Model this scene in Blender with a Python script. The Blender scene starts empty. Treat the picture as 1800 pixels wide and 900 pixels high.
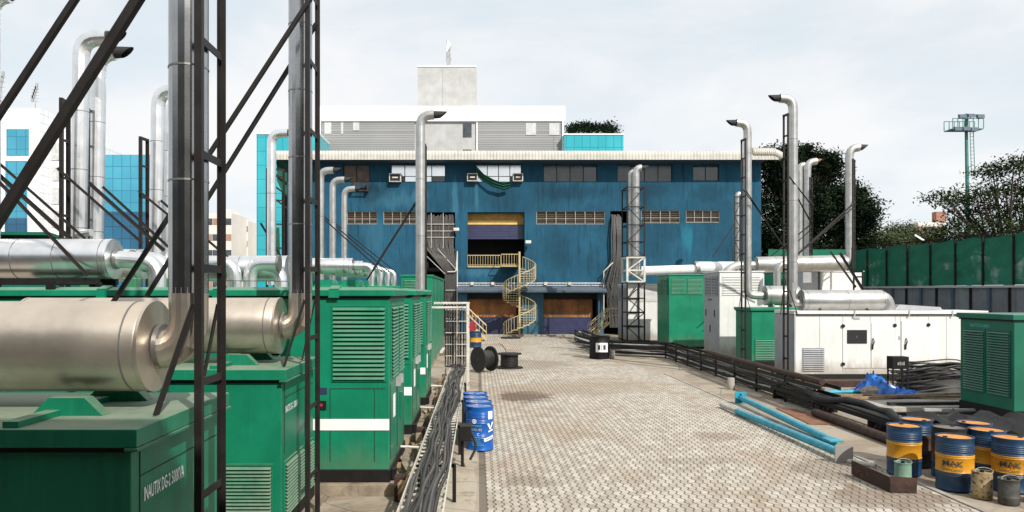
import bpy, math, random
from mathutils import Vector, Matrix
random.seed(7)
R = math.radians
F = 1300.0; VX = 840.0; HY = 515.0; CZ = 3.4
def X(px, Y): return (px - VX) / F * Y
def Z(py, Y): return CZ + (HY - py) / F * Y
def P(px, py, Y): return Vector((X(px, Y), Y, Z(py, Y)))
scene = bpy.context.scene
col = scene.collection

# ------------------------------------------------------------------ materials
def nd(nt, t, **kw):
    n = nt.nodes.new(t)
    for k, v in kw.items(): setattr(n, k, v)
    return n
def mth(nt, op, a, b=None, c=None, clamp=False):
    n = nt.nodes.new('ShaderNodeMath'); n.operation = op; n.use_clamp = clamp
    for i, v in enumerate((a, b, c)):
        if v is None: continue
        if isinstance(v, (int, float)): n.inputs[i].default_value = v
        else: nt.links.new(v, n.inputs[i])
    return n.outputs[0]
def mixc(nt, f, a, b, mode='MIX'):
    n = nt.nodes.new('ShaderNodeMix'); n.data_type = 'RGBA'; n.blend_type = mode
    for i, v in ((0, f), (6, a), (7, b)):
        if isinstance(v, (int, float)): n.inputs[i].default_value = v
        elif isinstance(v, tuple): n.inputs[i].default_value = (v[0], v[1], v[2], 1)
        else: nt.links.new(v, n.inputs[i])
    return n.outputs[2]
def ramp(nt, f, p0, p1, smooth=True):
    n = nt.nodes.new('ShaderNodeMapRange'); n.clamp = True
    if smooth: n.interpolation_type = 'SMOOTHSTEP'
    nt.links.new(f, n.inputs[0]); n.inputs[1].default_value = p0; n.inputs[2].default_value = p1
    return n.outputs[0]
def noise(nt, vec, scale, detail=4, rough=.55, dist=0):
    n = nt.nodes.new('ShaderNodeTexNoise'); n.inputs['Scale'].default_value = scale
    n.inputs['Detail'].default_value = detail; n.inputs['Roughness'].default_value = rough
    n.inputs['Distortion'].default_value = dist
    nt.links.new(vec, n.inputs['Vector']); return n.outputs['Fac']
def coords(nt, scale=(1, 1, 1), rnd=True):
    tc = nt.nodes.new('ShaderNodeTexCoord'); v = tc.outputs['Object']
    if rnd:
        oi = nt.nodes.new('ShaderNodeObjectInfo')
        s = mth(nt, 'MULTIPLY', oi.outputs['Random'], 37.0)
        a = nt.nodes.new('ShaderNodeVectorMath'); a.operation = 'ADD'
        nt.links.new(v, a.inputs[0]); nt.links.new(s, a.inputs[1]); v = a.outputs[0]
    mp = nt.nodes.new('ShaderNodeMapping'); mp.inputs['Scale'].default_value = scale
    nt.links.new(v, mp.inputs['Vector']); return mp.outputs[0]
def newmat(name):
    m = bpy.data.materials.new(name); m.use_nodes = True
    nt = m.node_tree; b = nt.nodes['Principled BSDF']; return m, nt, b
def mat(name, c, rough=.5, metal=0., var=.15, scale=2.5, dust=0., dustc=(.33, .28, .21), streak=0., streakc=(.03, .03, .03),
        rust=0., rustc=(.16, .06, .025), bump=0., bscale=20., spec=.5, rvar=.1, grime=0):
    m, nt, b = newmat(name)
    v = coords(nt)
    n1 = noise(nt, v, scale, 5)
    f = ramp(nt, n1, .3, .7)
    colr = mixc(nt, f, tuple(x * (1 - var) for x in c), tuple(min(1, x * (1 + var)) for x in c))
    n2 = noise(nt, v, scale * 7, 4)
    colr = mixc(nt, mth(nt, 'MULTIPLY', ramp(nt, n2, .45, .7), var * .9), colr, tuple(x * .5 for x in c))
    if streak:
        vs = coords(nt, (1.7, 1.7, .13)); s = noise(nt, vs, 2.4, 6, .65)
        colr = mixc(nt, mth(nt, 'MULTIPLY', ramp(nt, s, .5, .72), streak), colr, streakc)
        vs2 = coords(nt, (4, 4, .2)); s2 = noise(nt, vs2, 2.4, 5, .6)
        colr = mixc(nt, mth(nt, 'MULTIPLY', ramp(nt, s2, .55, .8), streak * .6), colr, tuple(min(1, x * 1.8 + .03) for x in c))
    if rust:
        s = noise(nt, v, scale * 1.6, 8, .7)
        colr = mixc(nt, ramp(nt, s, .62 - rust * .35, .70 - rust * .3), colr, rustc)
    if grime:
        tcg = nt.nodes.new('ShaderNodeTexCoord'); sg = nt.nodes.new('ShaderNodeSeparateXYZ'); nt.links.new(tcg.outputs['Object'], sg.inputs[0])
        gz = mth(nt, 'ADD', sg.outputs['Z'], mth(nt, 'MULTIPLY', noise(nt, coords(nt, (1, 1, .35)), 2.2, 7, .7), -1.5))
        colr = mixc(nt, mth(nt, 'MULTIPLY', mth(nt, 'SUBTRACT', 1.0, ramp(nt, gz, -.45, .25)), grime), colr, (.22, .17, .12))
    rg = mth(nt, 'ADD', mth(nt, 'MULTIPLY', n1, rvar), rough - rvar / 2)
    if dust:
        g = nt.nodes.new('ShaderNodeNewGeometry'); sp = nt.nodes.new('ShaderNodeSeparateXYZ')
        nt.links.new(g.outputs['Normal'], sp.inputs[0])
        up = ramp(nt, sp.outputs['Z'], .25, .95)
        dn = noise(nt, v, 1.3, 7, .7)
        df = mth(nt, 'MULTIPLY', mth(nt, 'MULTIPLY', up, ramp(nt, dn, .15, .65)), dust, clamp=True)
        colr = mixc(nt, df, colr, dustc)
        rg = mth(nt, 'ADD', rg, mth(nt, 'MULTIPLY', df, .4), clamp=True)
        if metal:
            nt.links.new(mth(nt, 'MULTIPLY', mth(nt, 'SUBTRACT', 1.0, df), metal), b.inputs['Metallic'])
    if not (dust and metal): b.inputs['Metallic'].default_value = metal
    nt.links.new(colr, b.inputs['Base Color']); nt.links.new(rg, b.inputs['Roughness'])
    b.inputs['Specular IOR Level'].default_value = spec
    if bump:
        bn = nt.nodes.new('ShaderNodeBump'); bn.inputs['Strength'].default_value = bump; bn.inputs['Distance'].default_value = .02
        nt.links.new(noise(nt, v, bscale, 4), bn.inputs['Height']); nt.links.new(bn.outputs[0], b.inputs['Normal'])
    return m
def gridmat(name, c1, c2, line, du, dv, lw, rough=.12, metal=0., spec=.8, noisy=.4, horizontal_axis='X'):
    m, nt, b = newmat(name)
    tc = nt.nodes.new('ShaderNodeTexCoord'); sp = nt.nodes.new('ShaderNodeSeparateXYZ'); nt.links.new(tc.outputs['Object'], sp.inputs[0])
    u = mth(nt, 'ADD', sp.outputs['X'], sp.outputs['Y']); w = sp.outputs['Z']
    fu = mth(nt, 'FRACT', mth(nt, 'DIVIDE', u, du)); fv = mth(nt, 'FRACT', mth(nt, 'DIVIDE', w, dv))
    l = mth(nt, 'MAXIMUM', mth(nt, 'LESS_THAN', fu, lw / du), mth(nt, 'LESS_THAN', fv, lw / dv))
    cid = nt.nodes.new('ShaderNodeCombineXYZ')
    nt.links.new(mth(nt, 'FLOOR', mth(nt, 'DIVIDE', u, du)), cid.inputs[0]); nt.links.new(mth(nt, 'FLOOR', mth(nt, 'DIVIDE', w, dv)), cid.inputs[1])
    wn = nt.nodes.new('ShaderNodeTexWhiteNoise'); nt.links.new(cid.outputs[0], wn.inputs['Vector'])
    n = noise(nt, coords(nt, rnd=False), .12, 3)
    f = mth(nt, 'ADD', mth(nt, 'MULTIPLY', wn.outputs['Value'], noisy), mth(nt, 'MULTIPLY', ramp(nt, n, .4, .6), 1 - noisy))
    c = mixc(nt, f, c1, c2); c = mixc(nt, l, c, line)
    nt.links.new(c, b.inputs['Base Color']); b.inputs['Roughness'].default_value = rough
    b.inputs['Metallic'].default_value = metal; b.inputs['Specular IOR Level'].default_value = spec
    return m
def glass_mat(name, c, rough=.08, alpha=.5):
    m, nt, b = newmat(name)
    b.inputs['Base Color'].default_value = (*c, 1); b.inputs['Roughness'].default_value = rough
    b.inputs['Alpha'].default_value = alpha; b.inputs['Specular IOR Level'].default_value = .9
    return m

def net_mat(name, c, alpha_lo, alpha_hi, scale=3.):
    m, nt, b = newmat(name)
    v = coords(nt)
    n = noise(nt, v, scale, 5)
    nt.links.new(mixc(nt, n, tuple(x * .6 for x in c), tuple(x * 1.4 for x in c)), b.inputs['Base Color'])
    f = ramp(nt, noise(nt, v, scale * .6, 5, .6), .25, .5)
    a = mth(nt, 'ADD', mth(nt, 'MULTIPLY', f, alpha_hi - alpha_lo), alpha_lo)
    nt.links.new(a, b.inputs['Alpha']); b.inputs['Roughness'].default_value = .9
    return m
def paver_mat():
    m, nt, b = newmat('interlocking_pavers')
    tc = nt.nodes.new('ShaderNodeTexCoord'); sp = nt.nodes.new('ShaderNodeSeparateXYZ'); nt.links.new(tc.outputs['Object'], sp.inputs[0])
    x, y = sp.outputs['X'], sp.outputs['Y']
    cw, ch = .135, .25
    fy = mth(nt, 'FRACT', mth(nt, 'DIVIDE', y, ch))
    # zig-zag edge: step shape with slanted middle
    zz = mth(nt, 'MULTIPLY', mth(nt, 'SUBTRACT', ramp(nt, mth(nt, 'ABSOLUTE', mth(nt, 'SUBTRACT', fy, .5)), .12, .38, False), .5), .042)
    u = mth(nt, 'DIVIDE', mth(nt, 'ADD', x, zz), cw)
    cu = mth(nt, 'FLOOR', u); fu = mth(nt, 'FRACT', u)
    stag = mth(nt, 'MULTIPLY', mth(nt, 'MODULO', mth(nt, 'ADD', cu, 1000.0), 2.0), .5)
    vv = mth(nt, 'ADD', mth(nt, 'DIVIDE', y, ch), stag)
    cv = mth(nt, 'FLOOR', vv); fv = mth(nt, 'FRACT', vv)
    du = mth(nt, 'MULTIPLY', mth(nt, 'MINIMUM', fu, mth(nt, 'SUBTRACT', 1.0, fu)), cw)
    dv = mth(nt, 'MULTIPLY', mth(nt, 'MINIMUM', fv, mth(nt, 'SUBTRACT', 1.0, fv)), ch)
    du2 = mth(nt, 'SUBTRACT', 1.0, ramp(nt, du, .006, .017))
    dv2 = mth(nt, 'MULTIPLY', mth(nt, 'SUBTRACT', 1.0, ramp(nt, dv, .003, .010)), .45)
    joint = mth(nt, 'MAXIMUM', du2, dv2)
    cid = nt.nodes.new('ShaderNodeCombineXYZ'); nt.links.new(cu, cid.inputs[0]); nt.links.new(cv, cid.inputs[1])
    wn = nt.nodes.new('ShaderNodeTexWhiteNoise'); nt.links.new(cid.outputs[0], wn.inputs['Vector'])
    v = coords(nt, rnd=False)
    base = mixc(nt, wn.outputs['Value'], (.36, .315, .25), (.54, .49, .415))
    big = noise(nt, v, .32, 6, .65, .6)
    base = mixc(nt, mth(nt, 'MULTIPLY', ramp(nt, big, .46, .64), .65), base, (.33, .24, .165))
    med = noise(nt, v, 1.3, 6, .7, .4)
    base = mixc(nt, mth(nt, 'MULTIPLY', ramp(nt, med, .56, .74), .55), base, (.17, .13, .10))
    fin = noise(nt, v, 3.4, 7, .75, .8)
    base = mixc(nt, mth(nt, 'MULTIPLY', ramp(nt, fin, .52, .66), .45), base, (.30, .20, .125))
    pale = noise(nt, coords(nt, (1.4, .7, 1), rnd=False), .8, 5, .6)
    base = mixc(nt, mth(nt, 'MULTIPLY', ramp(nt, pale, .55, .72), .35), base, (.6, .58, .54))
    def blot(cx, cy, rx, ry, colr, amt, base):
        a = mth(nt, 'DIVIDE', mth(nt, 'SUBTRACT', x, cx), rx); c = mth(nt, 'DIVIDE', mth(nt, 'SUBTRACT', y, cy), ry)
        d = mth(nt, 'SQRT', mth(nt, 'ADD', mth(nt, 'MULTIPLY', a, a), mth(nt, 'MULTIPLY', c, c)))
        d = mth(nt, 'ADD', d, mth(nt, 'MULTIPLY', mth(nt, 'SUBTRACT', med, .5), 2.2))
        f = mth(nt, 'SUBTRACT', 1.0, ramp(nt, d, .6, 1.05))
        return mixc(nt, mth(nt, 'MULTIPLY', f, amt), base, colr)
    base = blot(1.55, 24.3, 1.0, 1.5, (.13, .085, .055), .9, base)
    base = blot(4.4, 14.9, .9, .35, (.2, .15, .12), .4, base)
    base = blot(1.0, 13.3, .5, .45, (.2, .155, .12), .45, base)
    base = blot(6.8, 14.0, .9, 1.1, (.16, .12, .09), .5, base)
    base = blot(6.9, 12.2, 1.3, .8, (.17, .11, .07), .65, base)
    base = blot(5.7, 17.5, .6, .7, (.24, .16, .12), .5, base)
    base = blot(3.4, 26.5, 2.6, 2.4, (.3, .23, .16), .5, base)
    base = blot(2.0, 35, 3.0, 3.0, (.27, .22, .17), .5, base)
    base = mixc(nt, mth(nt, 'MULTIPLY', joint, .92), base, (.05, .04, .032))
    nt.links.new(base, b.inputs['Base Color']); b.inputs['Roughness'].default_value = .85
    bn = nt.nodes.new('ShaderNodeBump'); bn.inputs['Strength'].default_value = .5; bn.inputs['Distance'].default_value = .01
    h = mth(nt, 'ADD', mth(nt, 'MULTIPLY', mth(nt, 'SUBTRACT', 1.0, joint), 1.0), mth(nt, 'MULTIPLY', noise(nt, v, 60, 3), .3))
    nt.links.new(h, bn.inputs['Height']); nt.links.new(bn.outputs[0], b.inputs['Normal'])
    return m
def concrete_mat(name, c, amt=.6):
    m, nt, b = newmat(name); v = coords(nt, rnd=False)
    base = mixc(nt, noise(nt, v, 9, 6, .7), tuple(x * .75 for x in c), tuple(x * 1.25 for x in c))
    base = mixc(nt, mth(nt, 'MULTIPLY', ramp(nt, noise(nt, v, .45, 6, .7, .5), .45, .62), amt), base, tuple(x * y for x, y in zip(c, (.6, .48, .38))))
    base = mixc(nt, mth(nt, 'MULTIPLY', ramp(nt, noise(nt, v, 1.7, 7, .7, .4), .56, .68), amt), base, tuple(x * .3 for x in c))
    cr = nt.nodes.new('ShaderNodeTexVoronoi'); cr.feature = 'DISTANCE_TO_EDGE'; cr.inputs['Scale'].default_value = .6
    nt.links.new(v, cr.inputs['Vector'])
    base = mixc(nt, mth(nt, 'MULTIPLY', mth(nt, 'SUBTRACT', 1.0, ramp(nt, cr.outputs['Distance'], .004, .014)), .5), base, tuple(x * .25 for x in c))
    nt.links.new(base, b.inputs['Base Color']); b.inputs['Roughness'].default_value = .9
    bn = nt.nodes.new('ShaderNodeBump'); bn.inputs['Strength'].default_value = .35; bn.inputs['Distance'].default_value = .02
    nt.links.new(noise(nt, v, 14, 6), bn.inputs['Height']); nt.links.new(bn.outputs[0], b.inputs['Normal'])
    return m
def leaf_mat(name, c1, c2):  # leaves vary one by one
    m, nt, b = newmat(name)
    g = nt.nodes.new('ShaderNodeNewGeometry')
    nt.links.new(mixc(nt, g.outputs['Random Per Island'], c1, c2), b.inputs['Base Color'])
    b.inputs['Roughness'].default_value = .9
    b.inputs['Specular IOR Level'].default_value = .08
    return m

GREEN = mat('green_paint', (.003, .165, .085), .42, var=.16, scale=1.2, bump=.22, bscale=1.6, dust=.85, dustc=(.25, .27, .20), streak=.4, streakc=(.004, .07, .04))
GREEN2 = mat('green_paint_clean', (.003, .19, .10), .38, var=.14, scale=1.2, bump=.22, bscale=1.6, dust=.55, dustc=(.22, .27, .2), grime=.22, streak=.35, streakc=(.004, .1, .05))
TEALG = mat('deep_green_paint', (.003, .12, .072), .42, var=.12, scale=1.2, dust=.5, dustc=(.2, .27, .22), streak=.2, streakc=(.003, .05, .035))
WHITE = mat('white_paint', (.68, .68, .66), .4, var=.05, scale=1.0, dust=.3, dustc=(.55, .52, .46), grime=.6, streak=.3, streakc=(.45, .43, .38))
GREYP = mat('grey_paint', (.34, .35, .37), .45, grime=.5, var=.08, streak=.15, streakc=(.2, .2, .2))
ALU = mat('aluminium_cladding', (.80, .80, .80), .30, metal=.95, var=.07, scale=3, rvar=.12, bump=.06, bscale=5, dust=.15, dustc=(.5, .48, .44))
ALUD = mat('dusty_aluminium_cladding', (.52, .46, .39), .36, metal=.85, var=.16, scale=1.2, rvar=.18, bump=.18, bscale=2.5, dust=.75, dustc=(.42, .36, .29))
DUCTM = mat('smooth_grey_duct', (.40, .40, .40), .24, metal=1.0, var=.1, scale=3, rvar=.08, bump=.04, bscale=5)
ALUM = mat('weathered_aluminium_pipe', (.46, .455, .44), .38, metal=.85, var=.12, scale=3, rvar=.1, bump=.05, bscale=6, dust=.4, dustc=(.5, .47, .42))
SEAM = mat('seam_band', (.24, .235, .225), .45, metal=.7, var=.1)
BLACK = mat('black_steel', (.009, .008, .008), .6, spec=.3, var=.3, scale=4, rust=.0, dust=.25, dustc=(.12, .1, .08))
STEEL = mat('brown_black_steel', (.014, .011, .010), .55, var=.3, scale=4, rust=.0, dust=.2, dustc=(.12, .1, .09), spec=.35)
RUST = mat('rusty_steel', (.045, .022, .015), .8, var=.4, scale=5, rust=.15, rustc=(.12, .05, .025), bump=.3)
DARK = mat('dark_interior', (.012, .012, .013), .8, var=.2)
SOOT = mat('sooty_steel', (.014, .013, .013), .7, var=.3, scale=8)
BLUEW = mat('blue_wall_paint', (.015, .078, .132), .85, spec=.2, var=.22, scale=.3, streak=.65, streakc=(.007, .030, .052), bump=.1, bscale=6)
BLUEC = mat('faded_blue_paint', (.035, .11, .17), .8, var=.2, scale=.6, streak=.5)
NAVY = mat('navy_shutter', (.025, .028, .085), .55, var=.15, streak=.3)
OCHRE = mat('ochre_lintel', (.46, .27, .07), .7, var=.15, streak=.3)
ORANGE = mat('orange_backing', (.50, .19, .05), .8, var=.5, scale=.6, streak=.8, streakc=(.07, .08, .03))
CREAM = mat('cream_rail_paint', (.47, .385, .21), .5, var=.12, scale=5, rust=.12)
FRAMEW = mat('weathered_white_frame', (.55, .53, .47), .6, var=.15, rust=.08)
FILM = mat('reflective_window_film', (.95, .96, .96), .2, metal=.85, var=.04, scale=2, bump=.15, bscale=3)
FROST = mat('white_window_film', (.92, .93, .93), .25, var=.05, streak=.25, streakc=(.5, .5, .48))
PANE = mat('dark_window_glass', (.03, .04, .05), .08, var=.5, scale=.8, spec=.9)
PANEG = mat('dusty_window_glass', (.045, .055, .065), .2, var=.4, scale=.8, spec=.8)
BOARD = mat('brown_window_board', (.12, .09, .075), .7, var=.25, scale=2)
SLATE = mat('slate_canopy', (.045, .075, .11), .6, var=.2, dust=.5, dustc=(.14, .15, .16))
ROOFM = mat('roof_sheet', (.50, .48, .43), .6, metal=.0, var=.12, scale=1.2, streak=.35, streakc=(.25, .22, .18))
CONC = mat('concrete_wall', (.43, .43, .42), .85, var=.1, scale=.7, streak=.2, streakc=(.28, .28, .27), bump=.1)
PLINTH = mat('stained_plinth_concrete', (.27, .22, .16), .9, var=.3, scale=3, streak=.4, bump=.4, bscale=12)
SLAB = mat('grey_slab_concrete', (.33, .30, .26), .9, var=.25, scale=2, bump=.4, bscale=12)
WALLG = mat('boundary_wall_panel', (.13, .15, .175), .75, var=.2, scale=.8, streak=.4)
RUBBER = mat('black_cable_rubber', (.016, .015, .015), .5, var=.3, scale=6, dust=.5, dustc=(.10, .09, .08))
RUBBERG = mat('dusty_cable_rubber', (.06, .056, .052), .6, var=.3, scale=6, dust=.6, dustc=(.14, .13, .115))
GALV = mat('galvanised_steel', (.46, .46, .45), .5, metal=.4, var=.15, rust=.08, dust=.3, dustc=(.45, .42, .38))
BLUED = mat('blue_drum_paint', (.003, .085, .36), .32, var=.08, scale=4, dust=.35, dustc=(.35, .42, .5))
NAVYD = mat('faded_navy_drum_paint', (.006, .038, .095), .42, var=.2, scale=4, rust=.10, rustc=(.05, .03, .03), dust=.1, bump=.3, bscale=5)
YELD = mat('yellow_drum_paint', (.55, .25, .010), .45, var=.14, scale=4, rust=.1, rustc=(.3, .13, .02), bump=.3, bscale=5)
ORTOP = mat('orange_drum_lid', (.60, .235, .04), .6, var=.22, scale=4, rust=.15, rustc=(.35, .14, .03))
BLKTOP = mat('black_drum_lid', (.05, .05, .055), .5, var=.35, scale=5, dust=.5)
TEALP = mat('teal_pole_paint', (.01, .30, .42), .45, var=.2, scale=5, rust=.03, dust=.2)
WOOD = mat('weathered_timber', (.24, .16, .09), .85, var=.4, scale=4, bump=.3, bscale=14)
TARP = mat('blue_tarp', (.005, .13, .5), .35, var=.4, scale=5)
TXT = mat('white_lettering', (.82, .82, .8), .6, var=.03)
TXTD = mat('grey_lettering', (.08, .13, .12), .6, var=.03)
TXTT = mat('faded_pale_lettering', (.10, .42, .36), .6, var=.05)
TXTB = mat('dark_lettering', (.03, .035, .05), .6, var=.05)
GLASSB = gridmat('cyan_reflection_glass', (.03, .25, .37), (.06, .36, .49), (.02, .17, .28), 1.0, 1.35, .08, noisy=.35)  # base colour emulates the surroundings reflected in the cyan glass
GLASSD = gridmat('deep_blue_reflection_glass', (.003, .07, .15), (.01, .13, .24), (.002, .04, .08), 1.0, 1.35, .08, noisy=.35)  # darker blue stands in for the reflection on the lower glass
GLASST = gridmat('turquoise_curtain_glass', (.01, .34, .40), (.04, .44, .50), (.01, .2, .26), 1.05, 1.75, .08, noisy=.3)
CLAD = gridmat('white_cladding_panels', (.78, .78, .78), (.84, .84, .84), (.5, .5, .5), 4.3, 1.1, .09, rough=.5, spec=.3)
CLADW = gridmat('white_tile_cladding', (.78, .79, .80), (.86, .87, .88), (.5, .52, .55), .95, .95, .06, rough=.5, spec=.3)
LOUV = gridmat('grey_louvre_cladding', (.24, .24, .24), (.36, .36, .36), (.15, .15, .15), 500, .3, .07, rough=.7, noisy=.8, spec=.3)
APT = mat('apartment_render', (.72, .68, .62), .9, var=.08, scale=.1)
BRICKF = mat('far_brick', (.34, .17, .12), .9, var=.1)
FNET = net_mat('green_shade_net', (.006, .125, .075), .86, 1., .9)
TNET = net_mat('hanging_green_net', (.006, .08, .05), .75, 1., 2)
MESHM = mat('expanded_mesh', (.12, .10, .08), .6, var=.2)
POLEG = mat('green_mast_paint', (.06, .22, .19), .6, var=.2)
def wall_stains(m, spots):
    nt = m.node_tree; b = nt.nodes['Principled BSDF']; src = b.inputs['Base Color'].links[0].from_socket
    tc = nt.nodes.new('ShaderNodeTexCoord'); sp = nt.nodes.new('ShaderNodeSeparateXYZ'); nt.links.new(tc.outputs['Object'], sp.inputs[0])
    nz = noise(nt, coords(nt, (2.2, 2.2, .5), rnd=False), 1.0, 7, .7)
    for (x, z, rx, rz_, c, amt) in spots:
        a = mth(nt, 'DIVIDE', mth(nt, 'SUBTRACT', sp.outputs['X'], x), rx); e = mth(nt, 'DIVIDE', mth(nt, 'SUBTRACT', sp.outputs['Z'], z), rz_)
        d = mth(nt, 'SQRT', mth(nt, 'ADD', mth(nt, 'MULTIPLY', a, a), mth(nt, 'MULTIPLY', e, e)))
        d = mth(nt, 'ADD', d, mth(nt, 'MULTIPLY', mth(nt, 'SUBTRACT', nz, .5), 2.6))
        src = mixc(nt, mth(nt, 'MULTIPLY', mth(nt, 'SUBTRACT', 1.0, ramp(nt, d, .35, 1.25)), amt * .75), src, c)
    nt.links.new(src, b.inputs['Base Color'])
LT = (.05, .17, .25); DKS = (.006, .022, .038)
wall_stains(BLUEW, [((px - 840) / 1300 * 59 - 5, 3.4 + (515 - py) / 1300 * 59, rx_, rz_, c_, am) for px, py, rx_, rz_, c_, am in (
    (690, 352, 2.2, .8, LT, .6), (650, 340, 1.6, .9, DKS, .8), (1208, 418, .5, 1.5, (.02, .19, .27), .8), (1000, 338, 2.6, .8, DKS, .7), (1130, 335, 2.4, .8, DKS, .6),
    (800, 350, .25, 1.9, LT, .7), (838, 352, .2, 1.7, LT, .7), (840, 478, 1.6, .5, LT, .7), (660, 420, 1.0, 2.0, LT, .4), (885, 355, 1.5, 1.2, DKS, .3), (1240, 340, 1.5, .8, DKS, .5), (985, 430, 1.5, 2.2, DKS, .3), (740, 345, .9, .6, LT, .5), (1300, 430, .8, 3, DKS, .3))])
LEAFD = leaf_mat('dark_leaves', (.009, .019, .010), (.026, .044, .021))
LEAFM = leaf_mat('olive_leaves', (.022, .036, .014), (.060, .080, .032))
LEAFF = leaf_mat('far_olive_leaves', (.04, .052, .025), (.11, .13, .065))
BARK = mat('bark', (.055, .042, .03), .9, var=.3)
REDM = mat('red_cloth', (.3, .02, .03), .8)
PALEG = mat('pale_green_can', (.16, .27, .2), .5, var=.2, rust=.1)
OLDCAN = mat('stained_cream_can', (.34, .25, .13), .6, var=.35, scale=7, rust=.3, rustc=(.05, .035, .02))
DARKCAN = mat('tarry_dark_can', (.05, .05, .045), .6, var=.5, scale=7, rust=.1, dust=.2)
TEALD = mat('teal_drum_paint', (.01, .11, .19), .45, var=.2, rust=.04)
RUSTPL = mat('rust_brown_plate', (.20, .09, .05), .85, var=.3, scale=3, rust=.1)

# ------------------------------------------------------------------ mesh builder
class MB:
    def __init__(s): s.v = []; s.f = []
    def add(s, vs, fs):
        o = len(s.v); s.v += [Vector(p) for p in vs]; s.f += [tuple(i + o for i in f) for f in fs]; return s
    def box(s, x0, x1, y0, y1, z0, z1):
        if x0 > x1: x0, x1 = x1, x0
        if y0 > y1: y0, y1 = y1, y0
        if z0 > z1: z0, z1 = z1, z0
        return s.add([(x, y, z) for x in (x0, x1) for y in (y0, y1) for z in (z0, z1)],
                     [(0, 1, 3, 2), (4, 6, 7, 5), (0, 4, 5, 1), (2, 3, 7, 6), (0, 2, 6, 4), (1, 5, 7, 3)])
    def bar(s, p, q, w, h=None, up=(0, 0, 1)):
        h = h or w; p = Vector(p); q = Vector(q); d = (q - p).normalized(); up = Vector(up)
        if abs(d.dot(up)) > .95: up = Vector((0, 1, 0))
        a = d.cross(up).normalized() * w / 2; b = a.cross(d).normalized() * h / 2
        vs = [e + i * a + j * b for e in (p, q) for i in (-1, 1) for j in (-1, 1)]
        return s.add(vs, [(0, 1, 3, 2), (4, 6, 7, 5), (0, 4, 5, 1), (2, 3, 7, 6), (0, 2, 6, 4), (1, 5, 7, 3)])
    def angle(s, p, q, w, t=.008, up=(0, 0, 1), flip=1):
        # L-section steel angle between p and q
        p = Vector(p); q = Vector(q); d = (q - p).normalized(); up = Vector(up)
        if abs(d.dot(up)) > .95: up = Vector((0, 1, 0))
        a = d.cross(up).normalized() * flip; b = a.cross(d).normalized()
        prof = [(-.5, -.5), (.5, -.5), (.5, -.5 + t / w), (-.5 + t / w, -.5 + t / w), (-.5 + t / w, .5), (-.5, .5)]
        vs = [e + a * (x * w) + b * (y * w) for e in (p, q) for x, y in prof]
        return s.add(vs, [(0, 1, 2, 3), (0, 3, 4, 5), (6, 9, 8, 7), (6, 11, 10, 9)] + [(i, (i + 1) % 6, (i + 1) % 6 + 6, i + 6) for i in range(6)])
    def tube(s, pts, r, n=12, caps=True):
        pts = [Vector(p) for p in pts]; m = len(pts)
        rr = r if isinstance(r, (list, tuple)) else [r] * m
        t0 = (pts[1] - pts[0]).normalized()
        u = t0.cross(Vector((0, 0, 1)))
        if u.length < .05: u = t0.cross(Vector((0, 1, 0)))
        u.normalize(); prev = t0; vs = []
        for i in range(m):
            if i == 0: t = t0
            elif i == m - 1: t = (pts[i] - pts[i - 1]).normalized()
            else:
                t = ((pts[i] - pts[i - 1]).normalized() + (pts[i + 1] - pts[i]).normalized())
                t = t.normalized() if t.length > 1e-6 else prev
            q = prev.rotation_difference(t); u = (q @ u); u = (u - t * u.dot(t)).normalized(); prev = t
            w = t.cross(u)
            k = 1.0
            if 0 < i < m - 1:
                c = (pts[i] - pts[i - 1]).normalized().dot(t); k = 1 / max(c, .7)
            for j in range(n):
                a = 2 * math.pi * j / n
                vs.append(pts[i] + (u * math.cos(a) + w * math.sin(a)) * rr[i] * (1 + (k - 1) * .5))
        fs = [(i * n + j, i * n + (j + 1) % n, (i + 1) * n + (j + 1) % n, (i + 1) * n + j) for i in range(m - 1) for j in range(n)]
        if caps: fs += [tuple(range(n - 1, -1, -1)), tuple((m - 1) * n + j for j in range(n))]
        return s.add(vs, fs)
    def cyl(s, p, q, r0, r1=None, n=20, caps=True): return s.tube([p, q], [r0, r1 if r1 is not None else r0], n, caps)
    def lathe(s, prof, o=(0, 0, 0), n=32, close=True):
        vs = []; o = Vector(o)
        for r, z in prof:
            for j in range(n):
                a = 2 * math.pi * j / n; vs.append(o + Vector((r * math.cos(a), r * math.sin(a), z)))
        m = len(prof)
        fs = [(i * n + j, i * n + (j + 1) % n, (i + 1) * n + (j + 1) % n, (i + 1) * n + j) for i in range(m - 1) for j in range(n)]
        if close: fs += [tuple(range(n - 1, -1, -1)), tuple((m - 1) * n + j for j in range(n))]
        return s.add(vs, fs)
    def poly(s, pts, h=(0, 0, 0)):
        pts = [Vector(p) for p in pts]; n = len(pts); h = Vector(h)
        if h.length < 1e-6: return s.add(pts, [tuple(range(n))])
        return s.add(pts + [p + h for p in pts], [tuple(range(n - 1, -1, -1)), tuple(range(n, 2 * n))] + [(i, (i + 1) % n, (i + 1) % n + n, i + n) for i in range(n)])
    def build(s, name, m, parent=None, org=None, smooth=False, ang=20, bev=0, thick=0):
        root = parent
        while root is not None and root.parent is not None: root = root.parent
        o = Vector(root.location) if root is not None else Vector(org if org is not None else s.base())
        me = bpy.data.meshes.new(name); me.from_pydata([p - o for p in s.v], [], s.f); me.update()
        if smooth:
            me.polygons.foreach_set('use_smooth', [True] * len(me.polygons)); me.set_sharp_from_angle(angle=R(ang))
        me.materials.append(m)
        ob = bpy.data.objects.new(name, me); col.objects.link(ob)
        if parent is not None: ob.parent = parent
        else: ob.location = o
        if bev:
            b = ob.modifiers.new('b', 'BEVEL'); b.width = bev; b.segments = 2; b.limit_method = 'ANGLE'; b.angle_limit = R(40)
        if thick:
            b = ob.modifiers.new('s', 'SOLIDIFY'); b.thickness = thick
        return ob
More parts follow.
